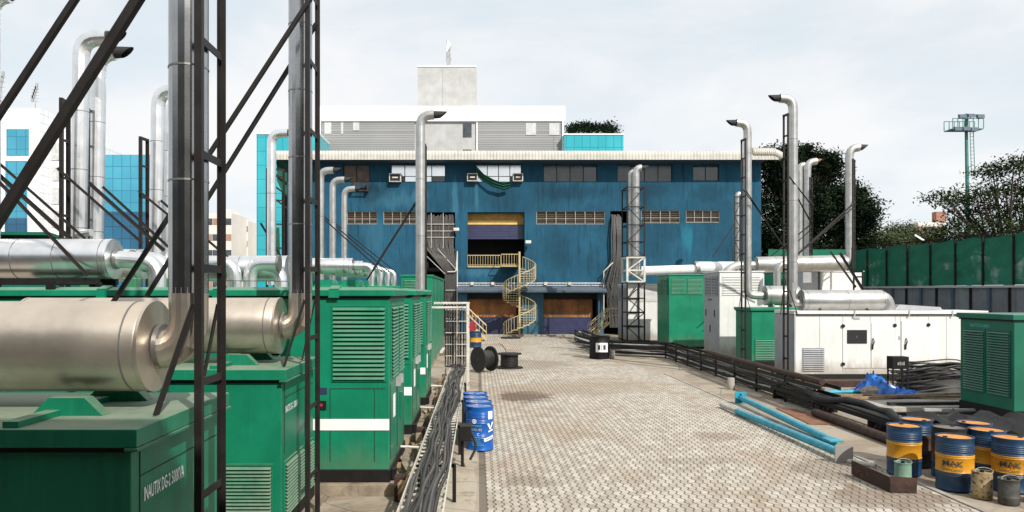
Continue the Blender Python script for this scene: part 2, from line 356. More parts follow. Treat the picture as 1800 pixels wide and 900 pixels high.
    def base(s):
        xs = [p.x for p in s.v]; ys = [p.y for p in s.v]; zs = [p.z for p in s.v]
        return Vector(((min(xs) + max(xs)) / 2, (min(ys) + max(ys)) / 2, min(zs)))
def tag(o, label, cat, group=None, kind=None):
    o['label'] = label; o['category'] = cat
    if group: o['group'] = group
    if kind: o['kind'] = kind
    return o
def thing(name, label, cat, loc, group=None):
    o = bpy.data.objects.new(name, None); col.objects.link(o); o.location = loc
    o.empty_display_size = .2
    return tag(o, label, cat, group)
def struct(mb, name, m, org=(0, 0, 0)):
    o = mb.build(name, m, org=org); o['kind'] = 'structure'; return o
def dup(root, d=(0, 0, 0), label=None):
    kids = {}
    for o in bpy.data.objects:
        if o.parent: kids.setdefault(o.parent.name, []).append(o)
    def cp(o, par):
        c = o.copy(); col.objects.link(c); c.parent = par
        for k in kids.get(o.name, []): cp(k, c)
        return c
    r = cp(root, None); r.location = Vector(root.location) + Vector(d)
    if label: r['label'] = label
    return r
def fillet(pts, rad, n=5):
    pts = [Vector(p) for p in pts]; out = [pts[0]]
    for i in range(1, len(pts) - 1):
        a, b, c = pts[i - 1], pts[i], pts[i + 1]
        d1 = (a - b); d2 = (c - b); lim = .99 if len(pts) == 3 else .49; r = min(rad, d1.length * lim, d2.length * lim)
        p0 = b + d1.normalized() * r; p2 = b + d2.normalized() * r
        for k in range(n + 1):
            t = k / n; out.append(p0 * (1 - t) ** 2 + b * 2 * t * (1 - t) + p2 * t * t)
    out.append(pts[-1]); return out
def text_mb(body, size, fn, sx=1.0):
    cu = bpy.data.curves.new('t', 'FONT'); cu.body = body; cu.size = size; cu.resolution_u = 3
    cu.offset = size * .012
    ob = bpy.data.objects.new('t', cu)
    me = bpy.data.meshes.new_from_object(ob)
    vs = [fn(v.co.x * sx, v.co.y) for v in me.vertices]; fs = [tuple(p.vertices) for p in me.polygons]
    bpy.data.objects.remove(ob); bpy.data.curves.remove(cu); bpy.data.meshes.remove(me)
    mb = MB(); mb.add(vs, fs); return mb

# ------------------------------------------------------------------ ground
ground = MB().poly([(-600, -60, 0), (600, -60, 0), (600, 1200, 0), (-600, 1200, 0)])
struct(ground, 'ground', concrete_mat('dirt_ground', (.17, .14, .11)))
yard = MB()
yard.poly([(-14, -1.1, .004), (.02, -1.1, .004), (.02, 33, .004), (-1.2, 40, .004), (-14, 40, .004)])
yard.poly([(7.8, -1.1, .004), (33, -1.1, .004), (33, 70, .004), (6.5, 70, .004), (6.5, 57.5, .004), (6.7, 38.4, .004), (7.8, 31, .004)])
struct(yard, 'concrete_yard', concrete_mat('yard_concrete', (.34, .29, .225)))
pv = MB().poly([(.17, -1.1, .008), (7.8, -1.1, .008), (7.8, 31, .008), (6.7, 38.4, .008), (6.5, 57.6, .008), (-1.6, 57.6, .008), (-1.3, 40.5, .008), (.12, 33.5, .008)])
struct(pv, 'paved_road', paver_mat())
# broken concrete edge strip beside the road, left
random.seed(3)
pts = [(-1.25, 3, .03)]; pts2 = []
y = 3
while y < 26:
    pts2.append((-.02 + random.uniform(-.10, .04), y, .03)); y += random.uniform(.5, 1.4)
edge = MB().poly([(-1.25, 3, .002)] + [(a, b, .002) for a, b, c in pts2] + [(-1.25, 26, .002)], (0, 0, .035))
struct(edge, 'concrete_path', concrete_mat('path_concrete', (.42, .36, .28)))
kb = MB().box(7.8, 7.9, -1.1, 31, 0, .03)
struct(kb, 'kerb', SLAB)

# ------------------------------------------------------------------ helpers for machines
def louver(parent, o, u, w, h, n, nrm, m, out=.045, frame=.03, backing=True):
    """slatted vent panel; o = top-left corner, u = unit vector along width, nrm = outward normal"""
    o = Vector(o); u = Vector(u); nrm = Vector(nrm); dn = Vector((0, 0, -1))
    fr = MB()
    def obox(a, b, c0, c1, d0, d1):   # a..b along u, c0..c1 down, d0..d1 along normal
        vs = [o + u * i + dn * j + nrm * k for i in (a, b) for j in (c0, c1) for k in (d0, d1)]
        return vs, [(0, 1, 3, 2), (4, 6, 7, 5), (0, 4, 5, 1), (2, 3, 7, 6), (0, 2, 6, 4), (1, 5, 7, 3)]
    for a, b, c, d in ((-frame, w + frame, -frame, 0), (-frame, w + frame, h, h + frame), (-frame, 0, 0, h), (w, w + frame, 0, h)):
        fr.add(*obox(a, b, c, d, -.002, .018))
    f = fr.build('louver', m, parent)
    if backing:
        bk = MB(); bk.add(*obox(0, w, 0, h, .001, .004)); bk.build('louver_gap_shade', DARK, f)  # dark plate paints the shade in the gaps between slats
    sl = MB(); p = h / n
    for i in range(n):
        t = i * p + p * .18
        a0 = o + dn * t + nrm * .006; b0 = o + dn * (t + p * .62) + nrm * out
        th = dn * (p * .1)
        vs = [q + u * e for e in (0, w) for q in (a0, b0, b0 + th, a0 + th)]
        sl.add(vs, [(0, 1, 2, 3), (7, 6, 5, 4), (0, 4, 5, 1), (1, 5, 6, 2), (2, 6, 7, 3), (3, 7, 4, 0)])
    sl.build('slats', m, f)
    return f
def silencer(label, pA, pB, r, m, elbow=None, er=.17, group='exhaust silencers on the generators', neckA=None, saddle=None, bands=(.3, .65), zfeet=None):
    """horizontal drum from pA to pB (pB = the end with the cap seen)"""
    pA = Vector(pA); pB = Vector(pB); d = (pB - pA).normalized()
    t = thing('exhaust_silencer', label, 'silencer', ((pA.x + pB.x) / 2, pA.y, pA.z - r), group)
    mb = MB(); mb.tube([pA, pA + d * .02, pB - d * .02, pB], [r * .985, r, r, r * .985], 40); mb.build('drum', m, t, smooth=True)
    for f in list(bands) + [1 - .12 / (pB - pA).length]:
        c = pA.lerp(pB, f); MB().tube([c - d * .008, c + d * .008], r + .005, 40).build('seam_ring', SEAM, t, smooth=True)
    for P_, s in ((pB, 1), (pA, -1)):
        c = MB(); c.tube([P_ + d * s * .001, P_ + d * s * .03, P_ + d * s * .032, P_ + d * s * .05], [r * 1.012, r * 1.012, r * .9, r * .45], 40); c.build('end_cap', m, t, smooth=True)
    if elbow:
        pb = MB(); path = fillet(elbow, er * 1.9, 5); pb.tube(path, er, 20); pb.build('elbow_pipe', m, t, smooth=True, ang=15)
        fl = MB(); q = Vector(elbow[0]); dd = (Vector(elbow[1]) - q).normalized(); fl.tube([pB + dd * .06, pB + dd * .1], er * 1.18, 20); fl.build('flange', SEAM, t, smooth=True)
    if zfeet is not None:
        for f in (.2, .8):
            c = pA.lerp(pB, f); s = MB()
            s.poly([(c.x - .04, c.y - r * .75, zfeet), (c.x - .04, c.y + r * .75, zfeet), (c.x - .04, c.y + r * .5, c.z - r * .8), (c.x - .04, c.y - r * .5, c.z - r * .8)], (.08, 0, 0))
            s.build('saddle', saddle or BLACK, t)
    return t
def stack(label, x, y, z0, z1, r, side, tip, m=ALUM, er=None, reach=.55, group='tall exhaust stacks', foot=None, tipmat=SOOT, n=18, lean=0, name='exhaust_stack', seams=2.4):
    """vertical duct with an elbow to +x or -x at the top"""
    t = thing(name, label, 'exhaust stack', (x, y, z0), group)
    er = er or r * 2.3
    path = ([Vector(q) for q in foot] if foot else [Vector((x, y, z0))]) + [Vector((x + lean, y, z1 - er))]
    if foot: path = fillet(path, er, 5)
    mb = MB(); mb.tube(path, r, n); mb.build('duct', m, t, smooth=True, ang=15)
    z = z0 + 1.0
    while z < z1 - er - .2:
        xx = x + lean * (z - z0) / (z1 - z0)
        MB().tube([(xx, y, z), (xx, y, z + .018)], r + .005, n).build('seam_ring', SEAM, t, smooth=True); z += seams
    a = Vector((x + lean, y, z1 - er)); b = Vector((x + lean, y, z1)); c = Vector((x + lean + side * reach, y, z1 + .02))
    e = MB(); e.tube(fillet([a, b, c], er * .98, 5), r, n); e.build('elbow', m, t, smooth=True, ang=12)
    tp = MB()
    L = tip * r * .72
    # nozzle: hollow, cut on a slant
    p0 = c - Vector((side * .02, 0, 0)); vs = []; k = n
    for rr, dx, cut in ((r * .80, 0, 0), (r * .72, L, 1), (r * .62, L, 1), (r * .62, L * .2, 0)):
        for j in range(k):
            an = 2 * math.pi * j / k
            vs.append(p0 + Vector((side * (dx + cut * math.sin(an) * r * .8), math.cos(an) * rr, math.sin(an) * rr)))
    fs = [(i * k + j, i * k + (j + 1) % k, (i + 1) * k + (j + 1) % k, (i + 1) * k + j) for i in range(3) for j in range(k)]
    fs.append(tuple(3 * k + j for j in range(k)))
    tp.add(vs, fs); tp.build('exhaust_tip', tipmat, t, smooth=True)
    return t
def ladder_tower(label, p, q, z0, z1, w=.075, rung=1.4, m=STEEL, group='steel support towers', braces=(), wr=None, zr0=None, diag=False, feet=()):
    t = thing('support_tower', label, 'steel tower', ((p[0] + q[0]) / 2, (p[1] + q[1]) / 2, z0), group)
    for s in (p, q):
        MB().angle((s[0], s[1], z0), (s[0], s[1], z1), w, .009, flip=-1 if s is q else 1).build('post', m, t)
    z = (zr0 if zr0 is not None else z0 + .8); k = 0
    wr = wr or w * .8
    while z < z1:
        MB().bar((p[0], p[1], z), (q[0], q[1], z), .012 if not diag else w * .5, wr).build('rung', m, t)
        if diag and z + rung < z1:
            a, b = (p, q) if k % 2 == 0 else (q, p)
            MB().bar((a[0], a[1], z), (b[0], b[1], z + rung), w * .45).build('diagonal', m, t)
        z += rung; k += 1
    MB().bar((p[0], p[1], z1 - w / 2), (q[0], q[1], z1 - w / 2), w * .9, w * .9).build('rung', m, t)
    for a, b, bw in braces: MB().angle(a, b, bw, .01).build('brace', m, t)
    for a, b, bw in feet: MB().bar(a, b, bw, .012, up=(1, 0, 0)).build('foot', m, t)
    return t
def genset(name, label, x0, x1, y0, y1, z0, z1, m, group, lid=.14, skid=.16, over=.05, skidm=BLACK, plinth=None, clips=True, slope=.05, ribs=()):
    t = thing(name, label, 'generator', ((x0 + x1) / 2, (y0 + y1) / 2, 0), group)
    MB().box(x0 + .03, x1 - .03, y0 + .03, y1 - .03, z0, z1 - lid - .02).build('body', m, t, bev=.012)
    l = MB(); ch = .22
    a0, a1, b0, b1 = x0 - over, x1 + over, y0 - over, y1 + over
    zt = z1
    vs = [(a0, b0, z1 - lid), (a1, b0, z1 - lid), (a1, b1, z1 - lid), (a0, b1, z1 - lid), (a0, b0, zt - slope), (a1, b0, zt - slope), (a1, b1, zt - slope), (a0, b1, zt - slope),
          (a0 + ch, b0 + ch, zt), (a1 - ch, b0 + ch, zt), (a1 - ch, b1 - ch, zt), (a0 + ch, b1 - ch, zt)]
    l.add(vs, [(3, 2, 1, 0), (0, 1, 5, 4), (1, 2, 6, 5), (2, 3, 7, 6), (3, 0, 4, 7), (4, 5, 9, 8), (5, 6, 10, 9), (6, 7, 11, 10), (7, 4, 8, 11), (8, 9, 10, 11)])
    L = l.build('lid', m, t, bev=.006)
    MB().box(x0 + .0, x1 - .0, y0 + .0, y1 - .0, z1 - lid - .045, z1 - lid - .004).build('gasket', BLACK, t)
    MB().box(x0 + .01, x1 - .01, y0 + .01, y1 - .01, z0 - skid, z0 - .003).build('skid', skidm, t)
    if plinth: MB().box(x0 - .12, x1 + .12, y0 - .12, y1 + .12, 0, plinth).build('plinth', PLINTH, t, bev=.01)
    if clips:
        x = x1 - .95
        while x > x0 + .3:
            c = MB(); c.box(x - .09, x + .09, b0 - .012, b0 - .001, z1 - lid - .03, z1 - slope + .0); c.bar((x, b0 + .0, zt - slope + .01), (x, b0 + ch, zt + .015), .16, .025); c.build('lid_strap', m, t); x -= 1.95
    for rx in ribs:
        MB().box(rx, rx + .12, y0, y1, z1 + .002, z1 + .05).build('lid_rib', m, L)
    return t

# ------------------------------------------------------------------ foreground green 500 kVA boxes (left)
g1 = genset('green_generator', 'low dark green generator box in the near left corner lettered DG-2', -7.6, -2.625, 5.63, 7.61, .30, 2.37, GREEN, 'low green generators at left', clips=False, slope=.0, plinth=.12, ribs=(-3.62, -5.4))
MB().poly([(-3.75, 6.2, 2.372), (-3.15, 6.2, 2.372), (-3.3, 6.2, 2.52), (-3.6, 6.2, 2.52)], (0, .14, 0)).build('saddle', GREEN, g1)
MB().poly([(-3.75, 7.05, 2.372), (-3.15, 7.05, 2.372), (-3.3, 7.05, 2.52), (-3.6, 7.05, 2.52)], (0, .14, 0)).build('saddle', GREEN, g1)
MB().poly([(-5.75, 6.2, 2.372), (-5.15, 6.2, 2.372), (-5.3, 6.2, 2.52), (-5.6, 6.2, 2.52)], (0, .14, 0)).build('saddle', GREEN, g1)
louver(g1, (-3.72, 5.655, 1.06), (1, 0, 0), .93, .72, 15, (0, -1, 0), GREEN)
louver(g1, (-2.652, 5.80, 1.06), (0, 1, 0), 1.05, .72, 15, (1, 0, 0), GREEN)
louver(g1, (-2.652, 7.0, 1.06), (0, 1, 0), .48, .72, 15, (1, 0, 0), GREEN)
sd = MB()
sd.box(-2.654, -2.648, 5.80, 7.5, 1.96, 1.966); sd.box(-2.654, -2.648, 5.80, 5.806, 1.2, 2.18); sd.box(-2.654, -2.648, 7.0, 7.006, 1.2, 1.96)
sd.build('panel_seam', SOOT, g1)
MB().box(-2.66, -2.56, 5.56, 7.68, 2.205, 2.225).build('drip_edge', GREEN, g1)
g2 = dup(g1, (0, 4.34, 0), 'low green generator box beside the tall one, louvres at its foot, second from the camera')
for t, yy, txt, h in ((g1, 5.86, 'INAUTIX DG-2 500KVA', .155), (g2, 10.17, 'INAUTIX DG-1 500KVA', .135)):
    text_mb(txt, h, lambda u, v, yy=yy: (-2.652 + .006, yy + u, 1.75 + v), .50).build('lettering', TXT, t)

# silencers, ducts and towers of the two foreground sets
for i, dy in enumerate((0, 4.22)):
    yc = 6.7 + dy; xe = -2.94; lbl = ('largest dusty silencer drum on the near low green generator', 'dusty silencer drum on the second low green generator')[i]
    m_ = ALUD
    silencer(lbl, (-6.6, yc, 2.92), (xe, yc, 2.92), .405 if i == 0 else .41, m_, elbow=[(xe + .02, yc, 2.88), (-2.62, yc, 2.88), (-2.62, yc, 3.45)], er=.17, bands=(.35,))
    stack(('thick duct rising out of frame from the largest silencer in front', 'thick duct rising out of frame behind the nearest one')[i], -2.62, yc, 3.4, 9.6 + .1 * i, .172, 1, 2.5, m=DUCTM, seams=1.02 if i == 0 else .98, reach=.5)
    pa = (-2.42, 6.42 + dy * .97); pb = (-2.42, 6.98 + dy * .99)
    xx = pa[0]
    if i == 0:
        br = [(P(418, -280, 6.5), P(-140, 605, 6.62), .078), (P(395, -400, 7.1), P(-330, 700, 7.35), .055)]
    else:
        br = [(P(548, -6, 10.45), P(110, 668, 10.6), .055), (P(556, 42, 11.1), P(170, 662, 11.3), .055)]
    ladder_tower(('nearest black ladder tower holding the thick duct', 'second black ladder tower, just behind the nearest one')[i],
                 pa, pb, .03, 9.3, w=.064, rung=1.0, zr0=(.62 if i == 0 else .75), braces=br, wr=.07,
                 feet=[((xx - .04, pa[1] - .02, 3.3), (-2.7, pa[1] - .22, 2.372), .10), ((xx - .04, pb[1] + .02, 3.3), (-2.7, pb[1] + .20, 2.372), .08)])

# ------------------------------------------------------------------ tall green sets A, B, C
GZ = 'tall green generators in the left row'
gl = ('tall green generator with large front louvre and white stripe, nearest of its row',
      'tall green generator second in the row, just behind the one with the big front louvre', 'tall green generator third in the row, next to the cable frame')
ga = genset('green_generator', gl[0], -8.6, -1.47, 12.47, 15.07, .41, 3.50, GREEN2, GZ, lid=.15, skid=.2, plinth=.2, slope=.05)
louver(ga, (-2.44, 12.497, 3.17), (1, 0, 0), .87, 1.24, 17, (0, -1, 0), GREEN2, out=.05)
louver(ga, (-4.2, 12.497, 3.17), (1, 0, 0), .87, 1.24, 17, (0, -1, 0), GREEN2, out=.05)
louver(ga, (-1.497, 12.72, 3.17), (0, 1, 0), .92, 1.24, 20, (1, 0, 0), GREEN2, out=.05)
louver(ga, (-1.497, 13.76, 3.17), (0, 1, 0), .92, 1.24, 20, (1, 0, 0), GREEN2, out=.05)
MB().box(-8.5, -1.497, 12.489, 12.497, 1.08, 1.27).build('white_stripe', TXT, ga)
s = MB(); s.box(-2.5, -1.56, 12.492, 12.497, 1.78, 1.788); s.box(-1.75, -1.742, 12.492, 12.497, .55, 1.78); s.box(-2.5, -2.49, 12.492, 12.497, .55, 1.78); s.build('panel_seam', SOOT, ga)
MB().box(-2.72, -2.56, 12.47, 12.497, 1.44, 1.58).build('lock_box', BLACK, ga)
MB().cyl((-2.64, 12.46, 1.51), (-2.64, 12.47, 1.51), .025).build('lock', REDM, ga)
MB().box(-2.72, -2.55, 12.49, 12.497, 1.69, 1.80).build('rating_plate', NAVY, ga)
dr = MB(); 
for yy in (12.66, 13.72, 14.80): dr.box(-1.497, -1.490, yy, yy + .01, .55, 1.84)
dr.build('panel_seam', SOOT, ga)
for yy in (13.5, 14.0): 
    MB().box(-1.497, -1.42, yy, yy + .14, 1.70, 1.86).build('latch', GALV, ga)
MB().box(-1.497, -1.487, 13.1, 13.35, 1.2, 1.6).build('notice_plate', TXT, ga)
MB().box(-1.497, -1.45, 14.2, 14.35, 1.0, 1.5).build('handle', GREEN, ga)
MB().box(-1.47, -1.40, 12.60, 12.78, .22, .40).build('lifting_lug', BLACK, ga)
gb = dup(ga, (0, 4.25, 0), gl[1]); gc = dup(ga, (0, 8.6, 0), gl[2])
# four upright sets further back with a tall front part
gt = thing('green_generator', 'far narrow tall green generator, first of four in the left back row', 'generator', (-4.5, 34.6, 0), 'upright green generators at the back left')
MB().box(-3.45, -2.05, 33.2, 35.6, .25, 4.13).build('body', GREEN2, gt, bev=.02)
MB().box(-3.5, -2.0, 33.15, 35.65, 4.13, 4.22).build('lid', GREEN2, gt, bev=.01)
MB().box(-9.0, -3.46, 33.25, 35.55, .25, 3.72).build('rear_housing', GREEN2, gt, bev=.02)
for xx in (-8.6, -7.4, -6.2): MB().poly([(xx, 33.4, 3.72), (xx + .9, 33.4, 3.72), (xx + .8, 33.4, 4.0), (xx + .1, 33.4, 4.0)], (0, 1.2, 0)).build('roof_box', GREEN2, gt)
louver(gt, (-3.3, 33.2, 4.0), (1, 0, 0), 1.0, .55, 8, (0, -1, 0), GREEN2)
MB().box(-3.4, -2.1, 33.25, 35.5, .0, .25).build('plinth', PLINTH, gt)
for k, w in ((1, 'second'), (2, 'third'), (3, 'last')):
    dup(gt, (0, 3.05 * k, 0), 'far narrow tall green generator, %s of four in the left back row' % w)
# silencers on the back row with elbows down into the roofs, and their stacks
for k, (yy, w) in enumerate(((34.5, 'first'), (37.55, 'second'), (40.6, 'third'), (43.65, 'last'))):
    silencer('pale silencer drum on the far left green generators, %s from the camera' % w, (-9.4, yy, 4.66), (-5.85, yy, 4.66), .37, ALU, elbow=[(-5.83, yy, 4.66), (-4.95, yy, 4.66), (-4.95, yy, 3.72)], er=.165, bands=(.3, .6, .9))
for k, (yy, w) in enumerate(((27.6, 'thin pale stack left of the blue warehouse in front of the turquoise glass'), (36, 'thin pale stack at the left edge of the blue wall, mostly behind the dark towers'), (39, 'thin pale stack before the left vent windows, taller of the two side by side'), (42.4, 'thin pale stack below the boarded window, shorter of the two side by side'))):
    stack(w, -7.65 if k else -7.7, yy, 3.7, 9.35, .17 if k else .165, 1, 2.4, m=ALU if k == 0 else ALUM, reach=.62)
ladder_tower('thin black ladder support behind the stack left of the warehouse', (-7.95, 27.9), (-7.35, 28.0), 3.4, 8.1, w=.07, rung=.9, group='thin support towers left')
for k, yy in enumerate((36, 39, 42.4)):
    a = P(555 + k * 14, 372 + k * 8, yy + .2); b = P(672 + k * 12, 478, yy + .3)
    MB().angle(a, b, .06, .01).build('brace', BLACK, thing('steel_brace', ('slanted black brace crossing the leftmost thin stack', 'slanted black brace crossing the middle thin stack', 'slanted black brace crossing the shortest thin stack')[k], 'brace', a, 'slanted braces before the blue wall'))
t = thing('steel_brace', 'slanted black brace leaning to the right behind the second tower', 'brace', P(505, 395, 30), 'slanted braces before the blue wall')
MB().angle(P(458, 392, 30), P(505, 470, 30), .07, .01).build('brace', BLACK, t)
# single stack with box column near the middle-left
stack('tall grey stack standing alone left of the upper doorway', -2.13, 27.4, .3, 9.98, .175, 1, 2.9, m=ALUM, reach=.5, seams=2.1)
ladder_tower('black ladder support behind the stack left of the upper doorway', (-1.98, 27.75), (-1.98, 28.2), .1, 9.0, w=.07, rung=.9, group='thin support towers left',
             braces=[(P(748, 330, 27.8), P(655, 476, 28.2), .07), (P(744, 336, 27.9), P(645, 492, 28.5), .05)])

# ------------------------------------------------------------------ middle-left silencers and stacks behind set A
silencer('long bright silencer drum on a dark frame at the left edge', (-11, 14.3, 4.06), (-7.05, 14.3, 4.06), .385, ALU, elbow=[(-7.03, 14.3, 4.06), (-6.2, 14.3, 4.0), (-6.2, 14.3, 3.5)], er=.165, bands=(.2, .55, .75))
fr = thing('pipe_support_frame', 'dark steel frame under the long bright silencer at left', 'steel frame', (-9, 14.2, 3.45))
MB().box(-12, -7.15, 13.88, 14.0, 3.56, 3.68).build('beam', BLACK, fr)
MB().box(-12, -7.15, 14.6, 14.72, 3.56, 3.68).build('beam', BLACK, fr)
for xx in (-7.3, -9.6): MB().box(xx, xx + .12, 13.88, 14.72, 3.42, 3.56).build('leg', BLACK, fr)
MB().box(-7.27, -7.13, 12.44, 12.5, 2.9, 3.56).build('leg', BLACK, fr)
MB().box(-7.29, -7.11, 12.46, 14.0, 3.56, 3.60).build('cross_beam', BLACK, fr)
def elbow_down(label, x0, x1, y, z, zb, r=.165, m=ALU):
    t = thing('exhaust_elbow', label, 'pipe elbow', (x1, y, zb), 'pipe elbows over the green generators')
    MB().tube(fillet([(x0, y, z), (x1, y, z), (x1, y, zb)], .34, 6), r, 22).build('elbow', m, t, smooth=True, ang=10)
    MB().tube([(x1, y, zb + .18), (x1, y, zb + .20)], r + .008, 22).build('seam_ring', SEAM, t, smooth=True)
    MB().tube([(x0 - .03, y, z), (x0 + .03, y, z)], r * 1.25, 22).build('flange', SEAM, t, smooth=True)
elbow_down('bright pipe elbow turning down from the left, between the two dark towers', -7.2, X(412, 17.6), 17.6, Z(462, 17.6), 3.5)
elbow_down('bright pipe elbow turning down from the right, its back to the next one', X(490, 17.9), X(440, 17.9), 17.9, Z(463, 17.9), 3.5)
elbow_down('bright pipe elbow next to the second dark tower', X(452, 18.3), X(494, 18.3), 18.3, Z(474, 18.3), 3.5)
elbow_down('smaller bright elbow beside the end of the long silencer', X(225, 16), X(282, 16), 16.2, Z(455, 16), 3.5)
silencer('bright silencer drum behind the pipe elbows between the dark towers', (-12, 21.2, 4.1), (X(505, 21.2), 21.2, 4.1), .37, ALU, bands=(.5, .8))
silencer('short bright silencer drum seen behind the long one at the left edge', (-12, 18.4, 4.12), (-8.3, 18.4, 4.12), .37, ALU, elbow=[(-8.28, 18.4, 4.12), (-7.8, 18.4, 4.12), (-7.8, 18.4, 3.5)], bands=(.4,))
for k, (px, yy, zt, tip, w) in enumerate(((141, 17.2, 9.32, 2.2, 'bright tall stack at far left with its elbow behind the thick brace'), (171, 18.3, 9.33, 2.4, 'bright tall stack with a large black slanted mouth'),
                                (277, 20.6, 9.02, 2.2, 'bright stack just left of the nearest tower'), (297, 22.0, 9.0, 2.2, 'bright stack half hidden behind the nearest tower'))):
    st = stack(w, X(px - 4, yy), yy, 3.9, zt, .185, 1, tip, m=ALU, reach=(.62, .42, .6, .6)[k], lean=.08, seams=1.35)
    if k < 2:
        xx = X(px, yy); sx = .4
        MB().tube([(xx + .05, yy - .22, 4.75 - .15 * k), (xx + .42, yy - .3, 4.78 - .15 * k)], [.075, .085], 14).build('drain_stub', ALU, st, smooth=True)
def P4(a, b, y): return P(a[0], a[1], y), P(b[0], b[1], y + .02)
ladder_tower('black ladder support beside the leftmost pair of bright stacks', (X(108, 16.6), 16.6), (X(120, 16.9), 16.9), 3.5, Z(172, 16.6), w=.075, rung=.85, group='thin support towers left',
             braces=[(*P4((100, 295), (250, 427), 16.5), .05), (*P4((-60, 236), (150, 420), 16.3), .05), (*P4((-60, 256), (124, 420), 16.2), .08)])
ladder_tower('black ladder support between the two bright stacks at far left', (X(155, 18.0), 18.0), (X(156, 18.5), 18.5), 3.5, Z(190, 18), w=.07, rung=.9, group='thin support towers left',
             braces=[(*P4((148, 314), (288, 440), 17.8), .075), (*P4((180, 328), (296, 434), 17.9), .055)])
ladder_tower('black ladder support left of the stack beside the nearest tower', (X(247, 20), 20), (X(259, 20.3), 20.3), 3.5, Z(240, 20), w=.075, rung=.85, group='thin support towers left',
             braces=[(*P4((243, 335), (296, 378), 19.9), .055), (*P4((282, 352), (400, 452), 20.4), .06)])
ladder_tower('black support at the left edge, its brace crossing the long silencer', (X(-70, 14.9), 14.9), (X(-55, 15.1), 15.1), 3.5, 9, w=.1, rung=.85, group='thin support towers left',
             braces=[(P(-60, 258, 13.7), P(154, 484, 13.82), .055)])
for k, xx in enumerate((-8.4, -7.5, -6.9, -6.3)):
    o = MB().box(xx, xx + .28, 15.6, 15.9, 3.45, 3.72).build('vent_cap', GREEN2, bev=.02); tag(o, 'small square green vent cap on the tall generator roofs behind the long silencer', 'vent cap', 'vent caps on the left generator roofs')
nr = thing('shed_roof', 'strip of dark green shed roof above the long silencer at the left edge', 'roof', (-17, 24, 4))
MB().poly([(-26, 24, 5.35), (-26, 27, 5.7), (-13.9, 27, 4.9), (-13.9, 24, 5.28)], (0, 0, .1)).build('roof_sheet', TEALG, nr)
MB().box(-26, -14, 24.1, 26.8, 0, 4.95).build('wall', TEALG, nr)

stack('bright stack cut off by the left edge with only its mouth in the corner', X(-14, 15), 15, 3.9, Z(-6, 15), .15, 1, 1.2, m=ALU, reach=.36)
# ------------------------------------------------------------------ cable tray with cables (left)
ct = thing('cable_tray', 'long cable tray full of thick black cables beside the green generators', 'cable tray', (-.7, 16, 0))
for xx in (-.99, -.43):
    r_ = MB(); r_.box(xx - .008, xx + .008, 6, 26.6, .66, .725); r_.build('side_rail', FRAMEW, ct)
for k in range(68):
    yy = 6.1 + k * .3; MB().box(-.975, -.445, yy, yy + .05, .662, .68).build('rung', FRAMEW, ct)
for yy in (8.2, 11.9, 15.4, 19, 22.6):
    for xx in (-.97, -.41): MB().angle((xx + .03, yy, .02), (xx + .03, yy, .655), .06).build('leg', BLACK, ct)
    MB().box(-1.0, -.38, yy - .03, yy + .03, .6, .655).build('cross_arm', BLACK, ct)
random.seed(11)
for k in range(16):
    x0 = -.90 + (k % 9) * .047; lay = k // 9; ph = random.uniform(0, 6); pts = []
    a1 = random.uniform(.02, .06); a2 = random.uniform(.01, .035); r_ = random.choice((.017, .024, .028, .033))
    drift = random.uniform(-.05, .05)
    for j in range(58):
        yy = 6 + j * .36
        x = x0 + .02 + a1 * math.sin(yy * .9 + ph) + a2 * math.sin(yy * 2.3 + ph * 2) + drift * math.sin(yy * .25 + ph) + (.02 if lay else 0)
        x = max(-.965, min(-.455, x))
        z = .685 + r_ + lay * .05 + .014 * math.sin(yy * 1.7 + ph)
        pts.append((x, yy, z))
    e = pts[-1]
    e = (-.42 - .76 * (k % 9) / 8 - .02 * lay, 0, e[2]); pts += [(e[0], 26.8, e[2] + .05), (e[0], 27.02 + lay * .06, 1.0), (e[0], 27.05 + lay * .06, 2.6), (e[0], 27.3, 2.95), (e[0] - .1, 28.4, 3.0)]
    o = MB().tube(pts, r_, 7).build('power_cable', RUBBERG if k % 3 == 0 else RUBBER, smooth=True, ang=40)
    tag(o, 'thick black power cable winding along the left cable tray and up the frame', 'cable', 'power cables in the left tray')
bf = thing('cable_bridge', 'pale steel frame where the left cable tray turns upright', 'steel frame', (-.8, 26.6, 0))
MB().box(-.40, -.30, 26.0, 26.1, 0, 3.08).build('post', FRAMEW, bf)
MB().box(-.40, -.32, 27.2, 27.28, 0, 3.0).build('post', FRAMEW, bf)
MB().box(-1.22, -1.16, 27.2, 27.26, 0, 2.1).build('post', FRAMEW, bf)
MB().box(-1.62, -.30, 26.02, 26.1, 2.86, 2.93).build('beam', FRAMEW, bf)
MB().box(-1.62, -.30, 27.22, 27.3, 3.0, 3.07).build('beam', FRAMEW, bf)
for k in range(12): MB().box(-.34 - .11 * k, -.31 - .11 * k, 26.1, 27.22, 3.0, 3.03).build('slat', FRAMEW, bf)
for k in range(5): MB().box(-1.18, -.34, 26.92, 26.935, 1.1 + .42 * k, 1.125 + .42 * k).build('rung', FRAMEW, bf)
MB().box(-1.3, -1.2, 25.2, 27.2, 1.35, 1.4).build('side_arm', FRAMEW, bf)
